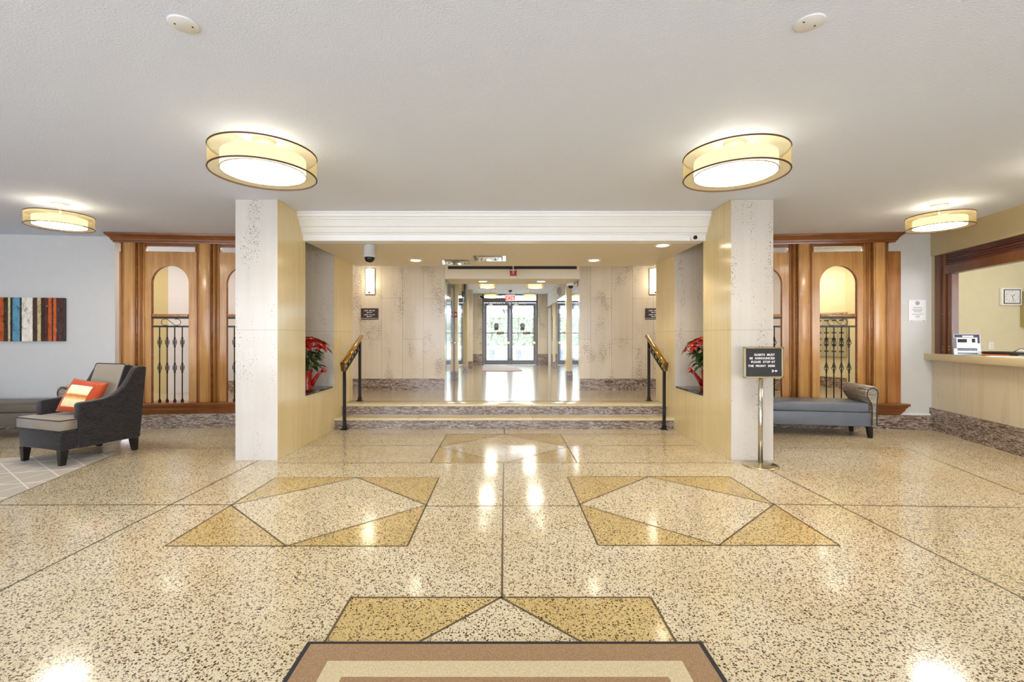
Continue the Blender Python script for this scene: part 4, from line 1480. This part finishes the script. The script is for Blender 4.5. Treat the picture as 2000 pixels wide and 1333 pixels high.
# ------------------------------------------------------------------ handrails
for sg, nm in ((-1, 'left'), (1, 'right')):
    r0 = thing('handrail', 'black iron handrail with brass top rail on the %s of the steps' % nm, 'handrail', (sg * 2.22, 6.40, 0), 0, 'step handrails')
    zr0, zr1, yr0, yr1 = 0.915, 1.30, -0.05, 0.76
    def zr(y):
        return zr0 + (zr1 - zr0) * (y - yr0) / (yr1 - yr0)
    for y, zb in ((0.0, 0.0), (0.68, ZU)):
        mb = MB()
        mb.box(-0.019, 0.019, y - 0.019, y + 0.019, zb + 0.004, zr(y) - 0.012, 0, 0.003, 1)
        p = mb.build('post', 'black_metal', r0)
        MB().box(-0.045, 0.045, y - 0.04, y + 0.04, zb, zb + 0.012, 0, 0.003, 1).box(-0.026, 0.026, y - 0.026, y + 0.026, zb + 0.012, zb + 0.06, 0, 0.004, 1).build('post_foot', 'black_metal', p)
    mb = MB()
    prof_r = [(-0.036, -0.006), (-0.032, 0.012), (-0.014, 0.022), (0.014, 0.022), (0.032, 0.012), (0.036, -0.006), (0.022, -0.014), (-0.022, -0.014)]
    d = Vector((0, yr1 - yr0, zr1 - zr0))
    u = d.normalized()
    up = Vector((0, -u.z, u.y))
    X = Matrix((Vector((1, 0, 0)), up, -u)).transposed().to_4x4()
    X = Matrix((Vector((1, 0, 0)), up, u)).transposed().to_4x4()
    X.translation = Vector((0, yr0, zr0))
    mb.prism(prof_r, 'xy', 0, d.length, 0, T=X, smooth=True)
    # lower end turned down
    mb.prism([(-0.036, 0.02), (0.036, 0.02), (0.018, -0.10), (-0.018, -0.10)], 'xz', yr0 - 0.022, yr0 + 0.004, T=Matrix.Translation((0, 0, zr0)))
    mb.build('top_rail', 'brass', r0)
    mb = MB()
    off = 0.145
    mb.bar((0, 0.0, zr(0.0) - off), (0, 0.68, zr(0.68) - off), 0.02, 0.016)
    mb.bar((0, 0.0, zr(0.0) - 0.018), (0, 0.68, zr(0.68) - 0.018), 0.024, 0.01)
    n = 10
    for k in range(n):
        ya, yb = 0.02 + 0.64 * k / n, 0.02 + 0.64 * (k + 1) / n
        o1, o2 = (0.02, off) if k % 2 else (off, 0.02)
        mb.bar((0, ya, zr(ya) - o1), (0, yb, zr(yb) - o2), 0.014, 0.010)
    mb.build('lattice', 'black_metal', r0)

# ------------------------------------------------------------------ poinsettias in watering cans
def leaf_shape(mb, base, direc, length, width, mat, droop=0.3, nrm=Vector((0, 0, 1))):
    d = direc.normalized()
    sd = d.cross(nrm)
    if sd.length < 1e-4:
        sd = Vector((1, 0, 0))
    sd.normalize()
    up = sd.cross(d)
    N = 7
    w_ = (0.06, 0.62, 0.95, 1.0, 0.82, 0.45, 0.02)
    rows = []
    for i in range(N):
        t_ = i / (N - 1)
        c = base + d * length * t_ - Vector((0, 0, 1)) * droop * length * t_ * t_
        hw_ = width * w_[i] / 2 * (1.12 if i % 2 else 0.94)
        rows.append((mb.bm.verts.new(c - sd * hw_ + up * hw_ * 0.25), mb.bm.verts.new(c - up * hw_ * 0.12), mb.bm.verts.new(c + sd * hw_ + up * hw_ * 0.25)))
    for a, b in zip(rows, rows[1:]):
        for k in (0, 1):
            f = mb.bm.faces.new((a[k], a[k + 1], b[k + 1], b[k]))
            f.material_index = mat
            f.smooth = True


def poinsettia(sg, label, loc, seed):
    random.seed(seed)
    r0 = thing('potted_poinsettia', label, 'potted plant', loc, 0, 'poinsettias in the niches')
    mb = MB()
    mb.lathe([(0.0, 0.0), (0.082, 0.0), (0.085, 0.012), (0.070, 0.10), (0.066, 0.17), (0.078, 0.235), (0.085, 0.25), (0.078, 0.25), (0.07, 0.235), (0, 0.225)], n=32)
    pot = mb.build('watering_can', 'pot', r0)
    s = -sg   # spout points to the opening
    mb = MB()
    mb.tube([(s * 0.06, 0, 0.07), (s * 0.10, 0, 0.13), (s * 0.15, 0, 0.20), (s * 0.20, 0, 0.245)], [0.034, 0.026, 0.019, 0.016], 12)
    mb.cyl((s * 0.195, 0, 0.24), (s * 0.235, 0, 0.262), 0.018, 16, r1=0.04)
    mb.build('spout', 'pot', pot)
    mb = MB()
    mb.tube([(-s * 0.07, 0, 0.22), (-s * 0.13, 0, 0.23), (-s * 0.14, 0, 0.14), (-s * 0.08, 0, 0.06)], 0.009, 8)
    mb.build('can_handle', 'pot', pot)

    def keep_in(m_):      # leaves press against the back of the niche
        for v in m_.bm.verts:
            if -s * v.co.x > 0.15:
                v.co.x = -s * (0.15 + 0.1 * (-s * v.co.x - 0.15))
    spots = [(0.0, 0.0, 0.66, 1.1), (s * 0.10, -0.10, 0.645, 1.1), (s * 0.16, 0.05, 0.62, 1.05), (-s * 0.06, -0.13, 0.66, 1.0), (s * 0.03, 0.13, 0.64, 1.0),
             (s * 0.21, -0.07, 0.565, 0.95), (s * 0.235, 0.09, 0.52, 0.8), (s * 0.07, -0.20, 0.58, 0.95), (-s * 0.12, 0.06, 0.63, 0.95)]
    mb = MB()
    for hx, hy, hz, sc in spots:
        mb.tube([(hx * 0.15, hy * 0.15, 0.22), (hx * 0.5, hy * 0.5, 0.42), (hx, hy, hz)], [0.006, 0.005, 0.004], 6)
    mb.build('stems', 'stem', r0)
    for hx, hy, hz, sc in spots:
        mb = MB()
        c = Vector((hx, hy, hz))
        axis = (c - Vector((0, 0, 0.30))).normalized()
        e1 = axis.orthogonal().normalized()
        e2 = axis.cross(e1)
        ph0 = random.random() * 6
        for k in range(9):
            a = ph0 + k * 2 * PI / 9 * 1.0 + random.uniform(-0.2, 0.2)
            inner = k % 3 == 0
            d = e1 * math.cos(a) + e2 * math.sin(a) + axis * (0.45 if inner else random.uniform(-0.1, 0.2))
            leaf_shape(mb, c, d, (0.075 if inner else 0.115) * sc, (0.042 if inner else 0.062) * sc, 0, 0.25, axis)
        for k in range(6):
            mb.ball(c + e1 * random.uniform(-.01, .01) + e2 * random.uniform(-.01, .01) + axis * 0.012, 0.006, 1, seg=8)
        keep_in(mb)
        mb.build('flower_head', ['bract', 'bud'], r0)
    mb = MB()
    for k in range(42):
        a = random.uniform(0, 2 * PI)
        z = random.uniform(0.30, 0.56)
        rr = random.uniform(0.02, 0.08)
        base = Vector((rr * math.cos(a) + s * 0.03, rr * math.sin(a), z))
        d = Vector((math.cos(a), math.sin(a), random.uniform(-0.2, 0.5)))
        leaf_shape(mb, base, d, random.uniform(0.11, 0.17), random.uniform(0.06, 0.09), 0, random.uniform(0.3, 0.9))
    keep_in(mb)
    mb.build('foliage', 'leaf', r0)
    return r0


poinsettia(-1, 'red poinsettia in a red watering can in the left niche', (-2.515, 5.86, 0.613), 5)
poinsettia(1, 'red poinsettia in a red watering can in the right niche', (2.58, 5.86, 0.613), 9)

# ------------------------------------------------------------------ sign stand
ss = thing('sign_stand', 'letter board on a brass pole stand before the right pier', 'sign stand', (2.567, 4.62, 0), R(2))
MB().lathe([(0, 0), (0.166, 0), (0.168, 0.006), (0.16, 0.014), (0.03, 0.018), (0.022, 0.03), (0.0, 0.03)], n=48).build('base', 'champagne', ss)
MB().cyl((0, 0, 0.02), (0, 0, 0.89), 0.022, 20).build('pole', 'steel', ss)
mb = MB()
w, z0, z1 = 0.202, 0.882, 1.192
xc = 0.022
for a in ((-w, w, z0, z0 + 0.017), (-w, w, z1 - 0.017, z1), (-w, -w + 0.02, z0, z1), (w - 0.02, w, z0, z1)):
    mb.box(xc + a[0], xc + a[1], -0.028, 0.004, a[2], a[3], 0, 0.003, 1)
mb.build('sign_frame', 'champagne', ss)
mb = MB()
mb.box(xc - w + 0.018, xc + w - 0.018, -0.018, 0.0, z0 + 0.015, z1 - 0.015)
for k in range(34):
    z = z0 + 0.024 + k * 0.0078
    mb.box(xc - w + 0.03, xc + w - 0.03, -0.0195, -0.018, z, z + 0.004)
mb.build('letter_board', 'board', ss)
mb = MB()
for tx, z, x in (('GUESTS  MUST', 1.104, xc + 0.112), ('BE  ANNOUNCED', 1.069, xc + 0.112), ('PLEASE  STOP AT', 1.033, xc + 0.116), ('THE  FRONT  DESK', 0.993, xc + 0.116)):
    me = text_mesh(tx, 0.029, 'RIGHT', 0.001, 0.0007, 1.12)
    MB().mesh(me, 0, Matrix.Translation((x, -0.0215, z)) @ TXZ).build('lettering', 'letters', ss)
# arrow
mb = MB()
ay = 0.952
mb.box(xc + 0.09, xc + 0.14, -0.0225, -0.0195, ay - 0.002, ay + 0.002)
mb.prism([(xc + 0.14, ay), (xc + 0.124, ay + 0.011), (xc + 0.124, ay + 0.006), (xc + 0.132, ay), (xc + 0.124, ay - 0.006), (xc + 0.124, ay - 0.011)], 'xz', -0.0225, -0.0195)
mb.prism([(xc + 0.124, ay + 0.011), (xc + 0.124, ay - 0.011), (xc + 0.119, ay - 0.011), (xc + 0.119, ay + 0.011)], 'xz', -0.0225, -0.0195)
for s2 in (-1, 1):
    mb.bar((xc + 0.096, -0.021, ay), (xc + 0.082, -0.021, ay + s2 * 0.012), 0.003, 0.0045)
    mb.bar((xc + 0.104, -0.021, ay), (xc + 0.090, -0.021, ay + s2 * 0.012), 0.003, 0.0045)
mb.build('arrow', 'letters', ss)

# ------------------------------------------------------------------ benches
t = NT('striped arm fabric')
p_ = t.objc()
ns = t.noise(t.mapping(p_, (3, 3, 70)), 1.0, 3, 0.6)
t.base(t.ramp(ns, [(0.36, lin((88, 78, 70))), (0.46, lin((160, 148, 132))), (0.55, lin((128, 116, 108))), (0.62, lin((186, 176, 162)))]))
t.set(0.8, spec=0.2)
M['stripe'] = t.m


def bench(label, loc, rz, seatm, L=1.5):
    r0 = thing('bench', label, 'bench', loc, rz, 'roll arm benches')
    h, d = L / 2, 0.25
    MB().box(-h + 0.02, h - 0.02, -d, d, 0.147, 0.325, 0, 0.010).build('seat_box', seatm, r0)
    mb = MB()
    mb.box(-h + 0.05, h - 0.05, -d - 0.008, d, 0.327, 0.447, 0, 0.022, 3)
    mb.build('seat_cushion', seatm, r0)
    for s2 in (-1, 1):
        prof = [(0.045, 0.147), (0.045, 0.40), (0.03, 0.46), (0.0, 0.50), (-0.025, 0.54), (-0.03, 0.585), (-0.015, 0.635), (0.02, 0.662), (0.06, 0.668), (0.10, 0.655), (0.125, 0.62), (0.13, 0.57), (0.118, 0.50), (0.112, 0.40), (0.112, 0.147)]
        pr = [(s2 * (h - 0.075 + x), z) for x, z in prof]
        mb = MB()
        mb.prism(pr, 'xz', -d - 0.02, d + 0.01, 0, 0.008)
        am = mb.build('arm', 'stripe', r0)
        mb = MB()
        cx_ = s2 * (h - 0.075 + 0.055)
        inner = [(cx_ + (x - cx_) * 0.78, 0.40 + (z - 0.40) * 0.90 + (0.0)) for x, z in pr]
        mb.tube([(x, -d - 0.022, z) for x, z in inner], 0.006, 6)
        mb.build('arm_piping', 'piping', am)
        for y in (-d + 0.03, d - 0.05):
            x = s2 * (h - 0.035)
            mb = MB()
            b2 = bmesh.new()
            bmesh.ops.create_cube(b2, size=1)
            for v in b2.verts:
                k = 0.030 if v.co.z > 0 else 0.020
                v.co = Vector((x + (k if v.co.x > 0 else -k) + (0 if v.co.z > 0 else s2 * 0.012), y + (k if v.co.y > 0 else -k), 0.147 if v.co.z > 0 else 0.0))
            mb._join(b2, 0)
            mb.build('leg', 'black_wood', r0)
    return r0


bx, by = 4.66, 5.88
ba = -math.atan(0.17)
cx_, cy_ = bx - 0.72 * math.cos(ba) - 0.22 * math.sin(ba) * 1.0, by - 0.72 * math.sin(ba) + 0.22 * math.cos(ba)
bench('blue grey vinyl bench with striped roll arm before the right screen', (cx_, cy_, 0), ba, 'vinyl')
bench('dark taupe vinyl bench with striped roll arm behind the armchair', (-6.42, 6.07, 0), math.atan(0.12), 'vinyl_taupe', 1.55)

# ------------------------------------------------------------------ armchair
AC = thing('armchair', 'charcoal tweed armchair with taupe cushions at the left', 'armchair', (-4.595, 5.02, 0.0), R(-18.5))
MB().box(-0.335, 0.335, -0.37, 0.36, 0.15, 0.335, 0, 0.015, 2).build('seat_frame', 'tweed', AC)
side = [(-0.225, 0.15), (-0.225, 0.585), (-0.215, 0.605), (-0.19, 0.613), (-0.10, 0.617), (0.0, 0.628), (0.08, 0.65), (0.15, 0.69), (0.205, 0.745), (0.25, 0.815), (0.285, 0.885), (0.315, 0.935), (0.345, 0.95), (0.40, 0.95), (0.425, 0.94), (0.425, 0.90), (0.36, 0.15)]
for s2 in (-1, 1):
    a, b = sorted((s2 * 0.355, s2 * 0.262))
    mb = MB()
    mb.prism(side, 'yz', a, b, 0, 0.012, 2)
    mb.build('arm', 'tweed', AC)
mb = MB()
mb.prism([(0.26, 0.30), (0.355, 0.30), (0.425, 0.93), (0.41, 0.948), (0.35, 0.948), (0.33, 0.935)], 'yz', -0.27, 0.27, 0, 0.01, 2)
mb.build('backrest', 'tweed', AC)
mb = MB()
tp = [(-0.345, -0.385), (0.345, -0.385), (0.345, -0.235), (0.258, -0.225), (0.258, 0.26), (-0.258, 0.26), (-0.258, -0.225), (-0.345, -0.235)]
mb.prism(tp, 'xy', 0.337, 0.462, 0, 0.022, 3)
sc_ = mb.build('seat_cushion', 'taupe', AC)
mb = MB()
for z in (0.348, 0.452):
    tpp = [(x * 1.003, y * 1.003) for x, y in tp]
    mb.tube([(x, y, z) for x, y in tpp], 0.005, 6, closed=True)
mb.build('cushion_piping', 'piping', sc_)
mb = MB()
TBk = Matrix.Translation((0, 0.14, 0.465)) @ Matrix.Rotation(R(-17), 4, 'X')
mb.box(-0.255, 0.255, -0.03, 0.135, 0.0, 0.535, 0, 0.03, 3, T=TBk)
mb.bm.normal_update()
for f in mb.bm.faces:
    if abs(f.normal.x) > 0.7:
        f.material_index = 1
bc_ = mb.build('back_cushion', ['taupe', 'tweed'], AC)
mb = MB()
for y in (-0.022, 0.128):
    mb.tube([TBk @ Vector((x, y, z)) for x, z in ((-0.25, 0.01), (-0.25, 0.515), (-0.235, 0.53), (0.235, 0.53), (0.25, 0.515), (0.25, 0.01))], 0.0055, 6)
mb.build('cushion_piping', 'piping', bc_)
for lx in (-0.30, 0.30):
    for ly in (-0.335, 0.32):
        b2 = bmesh.new()
        bmesh.ops.create_cube(b2, size=1)
        for v in b2.verts:
            k = 0.034 if v.co.z > 0 else 0.022
            dy = 0 if v.co.z > 0 else (0.012 if ly > 0 else -0.004)
            v.co = Vector((lx + (k if v.co.x > 0 else -k), ly + dy + (k if v.co.y > 0 else -k), 0.152 if v.co.z > 0 else 0.0))
        mb = MB()
        mb._join(b2, 0)
        mb.build('leg', 'black_wood', AC)

# throw pillow on the chair
t = NT('striped pillow panel')
p_ = t.objc()
sx_ = t.n('ShaderNodeSeparateXYZ')
t.l(p_, sx_.inputs[0])
f_ = t.math('MULTIPLY_ADD', sx_.outputs[1], 2.6)
f_.node.inputs[2].default_value = 0.52
t.base(t.ramp(f_, [(0.0, lin((236, 226, 196))), (0.16, lin((206, 150, 70))), (0.2, lin((232, 214, 160))), (0.36, lin((244, 226, 176))), (0.44, lin((226, 160, 72))), (0.5, lin((196, 110, 40))), (0.56, lin((240, 228, 180))), (0.8, lin((248, 240, 210))), (1.0, lin((226, 196, 120)))]))
t.set(0.45, spec=0.3)
t.b.inputs['Sheen Weight'].default_value = 0.3
M['pillow_panel'] = t.m
PR = Matrix.Translation((0, 0, 0))
pl = thing('throw_pillow', 'orange throw pillow with cream striped centre on the armchair', 'pillow', (0, 0, 0))
N = 24
hs = 0.188


def pillow_pt(i, j, sgn):
    u, v = -1 + 2 * i / N, -1 + 2 * j / N
    th = 0.075 * (max(0, (1 - u * u) * (1 - v * v))) ** 0.42
    k = 1 - 0.05 * (1 - abs(u * v))
    # tufts in the inner panel
    if sgn > 0 and -0.7 < u < 0.5 and -0.7 < v < 0.55:
        th -= 0.012 * (abs(math.sin((u + 0.7) / 1.2 * 3 * PI)) < 0.3)
    return Vector((u * hs * k, v * hs * k, sgn * th))


mb = MB()
for sgn in (1, -1):
    vs = [[mb.bm.verts.new(pillow_pt(i, j, sgn)) for j in range(N + 1)] for i in range(N + 1)]
    for i in range(N):
        for j in range(N):
            u, v = -1 + 2 * (i + .5) / N, -1 + 2 * (j + .5) / N
            if sgn > 0 and -0.72 < u < 0.5 and -0.72 < v < 0.6:
                continue
            f = mb.bm.faces.new((vs[i][j], vs[i + 1][j], vs[i + 1][j + 1], vs[i][j + 1]) if sgn > 0 else (vs[i][j + 1], vs[i + 1][j + 1], vs[i + 1][j], vs[i][j]))
            f.smooth = True
bmesh.ops.remove_doubles(mb.bm, verts=mb.bm.verts, dist=0.0005)
mb.build('cover', 'orange', pl)
mb = MB()
vs = {}
for i in range(N):
    for j in range(N):
        u, v = -1 + 2 * (i + .5) / N, -1 + 2 * (j + .5) / N
        if -0.72 < u < 0.5 and -0.72 < v < 0.6:
            q = []
            for a, b in ((i, j), (i + 1, j), (i + 1, j + 1), (i, j + 1)):
                if (a, b) not in vs:
                    vs[(a, b)] = mb.bm.verts.new(pillow_pt(a, b, 1))
                q.append(vs[(a, b)])
            f = mb.bm.faces.new(q)
            f.smooth = True
mb.build('striped_panel', 'pillow_panel', pl)
# orientation: local z faces the chair's front, local y up, leaning on the back cushion
ch_rot = Matrix.Rotation(R(-18.5), 4, 'Z')
Mx = Matrix.Translation((-4.595, 5.02, 0)) @ ch_rot @ Matrix.Translation((0.06, -0.03, 0.645)) @ Matrix.Rotation(R(26), 4, 'Z') @ Matrix.Rotation(R(64), 4, 'X') @ Matrix.Rotation(R(-9), 4, 'Z')
pl.matrix_world = Mx
pl.rotation_mode = 'XYZ'
pl.location = Mx.to_translation()
pl.rotation_euler = Mx.to_euler()

# rug
t = NT('lattice rug')
p_ = t.objc()
lines_ = None
for ang, sc in ((R(24), 4.2), (R(-42), 4.2), (R(86), 2.4)):
    mp = t.mapping(p_, (1, 1, 1), rot=(0, 0, ang))
    s_ = t.n('ShaderNodeSeparateXYZ')
    t.l(mp, s_.inputs[0])
    fr = t.math('FRACT', t.math('MULTIPLY', s_.outputs[0], sc))
    ln = t.math('LESS_THAN', t.math('ABSOLUTE', t.math('SUBTRACT', fr, 0.5)), 0.024)
    lines_ = ln if lines_ is None else t.math('MAXIMUM', lines_, ln)
nz = t.noise(p_, 180, 2)
bigv = t.noise(p_, 3, 3)
t.base(t.mix(t.math('MULTIPLY', lines_, 0.9), t.mix(bigv, t.mix(nz, lin((196, 186, 174)), lin((174, 164, 152))), lin((204, 196, 186))), lin((236, 230, 218))))
t.set(0.95, spec=0.1)
t.bump(nz, 0.4, 0.004)
M['rug'] = t.m
rg = thing('area_rug', 'grey area rug with white lattice lines under the armchair', 'rug', (-4.30, 5.12, 0), R(12.5))
MB().box(-3.2, 0, -3.4, 0, 0.0015, 0.006, 0, 0.002, 1).build('pile', 'rug', rg)
mb = MB()
mb.box(0.0, 0.012, -3.4, 0.0, 0.0015, 0.0055)
mb.build('binding', 'mail', rg)
AC.location.z = 0.006
# ------------------------------------------------------------------ painting on the left wall
pc = WL1 - WD * ((Vector((-5.60, 0)) - Vector((-6.225, 0))).length / WD.x)
pa = thing('striped_painting', 'abstract canvas of vertical coloured stripes on the left wall', 'painting', (pc.x, pc.y - 0.003, 1.228), math.atan2(WD.y, WD.x))
stripes = [(0.0, 0.094, (70, 40, 36)), (0.094, 0.132, (196, 92, 36)), (0.132, 0.148, (50, 32, 26)), (0.148, 0.197, (190, 88, 34)), (0.197, 0.24, (88, 44, 30)), (0.24, 0.285, (64, 36, 26)),
           (0.285, 0.335, (196, 180, 126)), (0.335, 0.39, (72, 44, 40)), (0.39, 0.525, (226, 220, 204)), (0.525, 0.553, (46, 30, 20)), (0.553, 0.643, (92, 146, 170)), (0.643, 0.668, (44, 30, 22)),
           (0.668, 0.70, (206, 196, 150)), (0.70, 0.75, (60, 40, 26)), (0.75, 0.875, (186, 84, 32)), (0.875, 0.93, (56, 48, 28)), (0.93, 1.0, (206, 200, 180)), (1.0, 1.1, (80, 50, 36)), (1.1, 1.2, (100, 150, 170)), (1.2, 1.3, (190, 90, 40))]
mats = []
mb = MB()
random.seed(11)
for i, (a, b, c) in enumerate(stripes):
    t = NT('painted stripe')
    p_ = t.objc()
    n1 = t.noise(t.mapping(p_, (18, 1, 9)), 1.0, 4, 0.7, 0.8)
    n2 = t.noise(t.mapping(p_, (60, 1, 10), (i, 0, i * 2.3)), 1.0, 3, 0.7)
    lo = tuple(v * 0.45 for v in c)
    hi = tuple(min(255, v * 1.12) for v in c)
    col = t.ramp(n1, [(0.3, lin(lo)), (0.48, lin(c)), (0.7, lin(hi))])
    if sum(c) < 240:
        col = t.mix(t.ramp(n2, [(0.66, (0, 0, 0, 1)), (0.70, (1, 1, 1, 1))]), col, lin((206, 204, 210)))
    t.base(col)
    t.set(0.2, spec=0.5)
    t.bump(n1, 0.3, 0.004)
    mats.append(t.m)
    mb.box(-b, -a, -0.046 - 0.003 * (i % 3), -0.04, 0, 0.612, i)
mb.build('painted_stripes', mats, pa)
MB().box(-1.3, 0, -0.04, -0.001, 0, 0.612).build('stretcher', 'sign_dark', pa)

# ------------------------------------------------------------------ mats
em = thing('entrance_mat', 'brown entrance mat with cream band at the bottom edge', 'floor mat', (0.0, 1.95, 0.0015))
M['mat_brown'] = fabric('brown mat pile', (166, 130, 88), (136, 104, 66), 150, rough=0.95)
M['mat_cream'] = fabric('cream mat pile', (214, 196, 156), (190, 170, 130), 150, rough=0.95)
MB().box(-0.832, 0.836, -1.5, 0.0, 0, 0.007, 0, 0.002, 1).build('rubber_border', 'rubber', em)
MB().box(-0.81, 0.814, -1.48, -0.022, 0.001, 0.011, 0, 0.002, 1).build('brown_pile', 'mat_brown', em)
mb = MB()
mb.box(-0.70, 0.704, -0.21, -0.125, 0.0105, 0.0118).box(-0.70, -0.615, -1.37, -0.21, 0.0105, 0.0118).box(0.62, 0.704, -1.37, -0.21, 0.0105, 0.0118).box(-0.70, 0.704, -1.455, -1.37, 0.0105, 0.0118)
mb.build('cream_band', 'mat_cream', em)
dm = MB()
dm.prism([(-0.72, 0), (0.30, 0), (0.52, -2.25), (0.3, -2.36), (0.1, -2.42), (-0.2, -2.42), (-0.45, -2.36), (-0.63, -2.25)], 'xy', 0.001, 0.012)
o = dm.build('door_mat', 'matpink')
o.location = (0.0, 15.35, ZU)
tag(o, 'mauve door mat on the hall floor before the glass doors', 'floor mat')

# ------------------------------------------------------------------ hall fittings
ex = thing('exit_sign', 'lit EXIT sign hanging before the glass doors', 'exit sign', (0.19, 14.6, HH))
MB().box(-0.06, 0.06, -0.02, 0.02, -0.04, 0).cyl((0, 0, -0.04), (0, 0, -0.1), 0.012).build('mount', 'ink_dark', ex)
MB().box(-0.15, 0.15, -0.02, 0.02, -0.34, -0.10, 0, 0.006, 1).build('sign_box', 'white_plastic', ex)
MB().box(-0.14, 0.14, -0.023, -0.0205, -0.33, -0.16).build('sign_face', 'exit_face', ex)
mb = MB()
mb.mesh(text_mesh('EXIT', 0.17, 'CENTER', 0.001, 0.003), 0, Matrix.Translation((0, -0.0255, -0.305)) @ TXZ)
mb.build('lettering', 'exit_red', ex)
tv = thing('television', 'black wall mounted television high on the hall left', 'television', (-1.0, 11.0, 2.30), R(6))
MB().box(0.03, 0.07, -0.32, 0.32, -0.20, 0.22, 0, 0.006, 1).build('screen_body', 'screen', tv)
MB().box(0.071, 0.074, -0.30, 0.30, -0.18, 0.20).build('picture', 'tv_lit', tv)
MB().box(-0.02, 0.04, -0.05, 0.05, -0.06, 0.06).build('bracket', 'screen', tv)
sd = thing('smoke_detector', 'white smoke detector on the hall ceiling', 'smoke detector', (0.14, 12.0, HH))
MB().lathe([(0, 0), (0.08, 0), (0.08, -0.02), (0.06, -0.045), (0, -0.05)], n=28).build('cover', 'white_plastic', sd)
fp = thing('fire_pull_station', 'small red fire pull station on the left hall pilaster', 'fire alarm', (-1.08, 10.28, 1.78))
MB().box(-0.035, 0.03, -0.04, 0, -0.06, 0.06, 0, 0.006).build('pull_box', 'red', fp)
MB().box(-0.02, 0.015, -0.05, -0.04, -0.03, 0.03, 0, 0.004).build('pull_handle', 'white_plastic', fp)
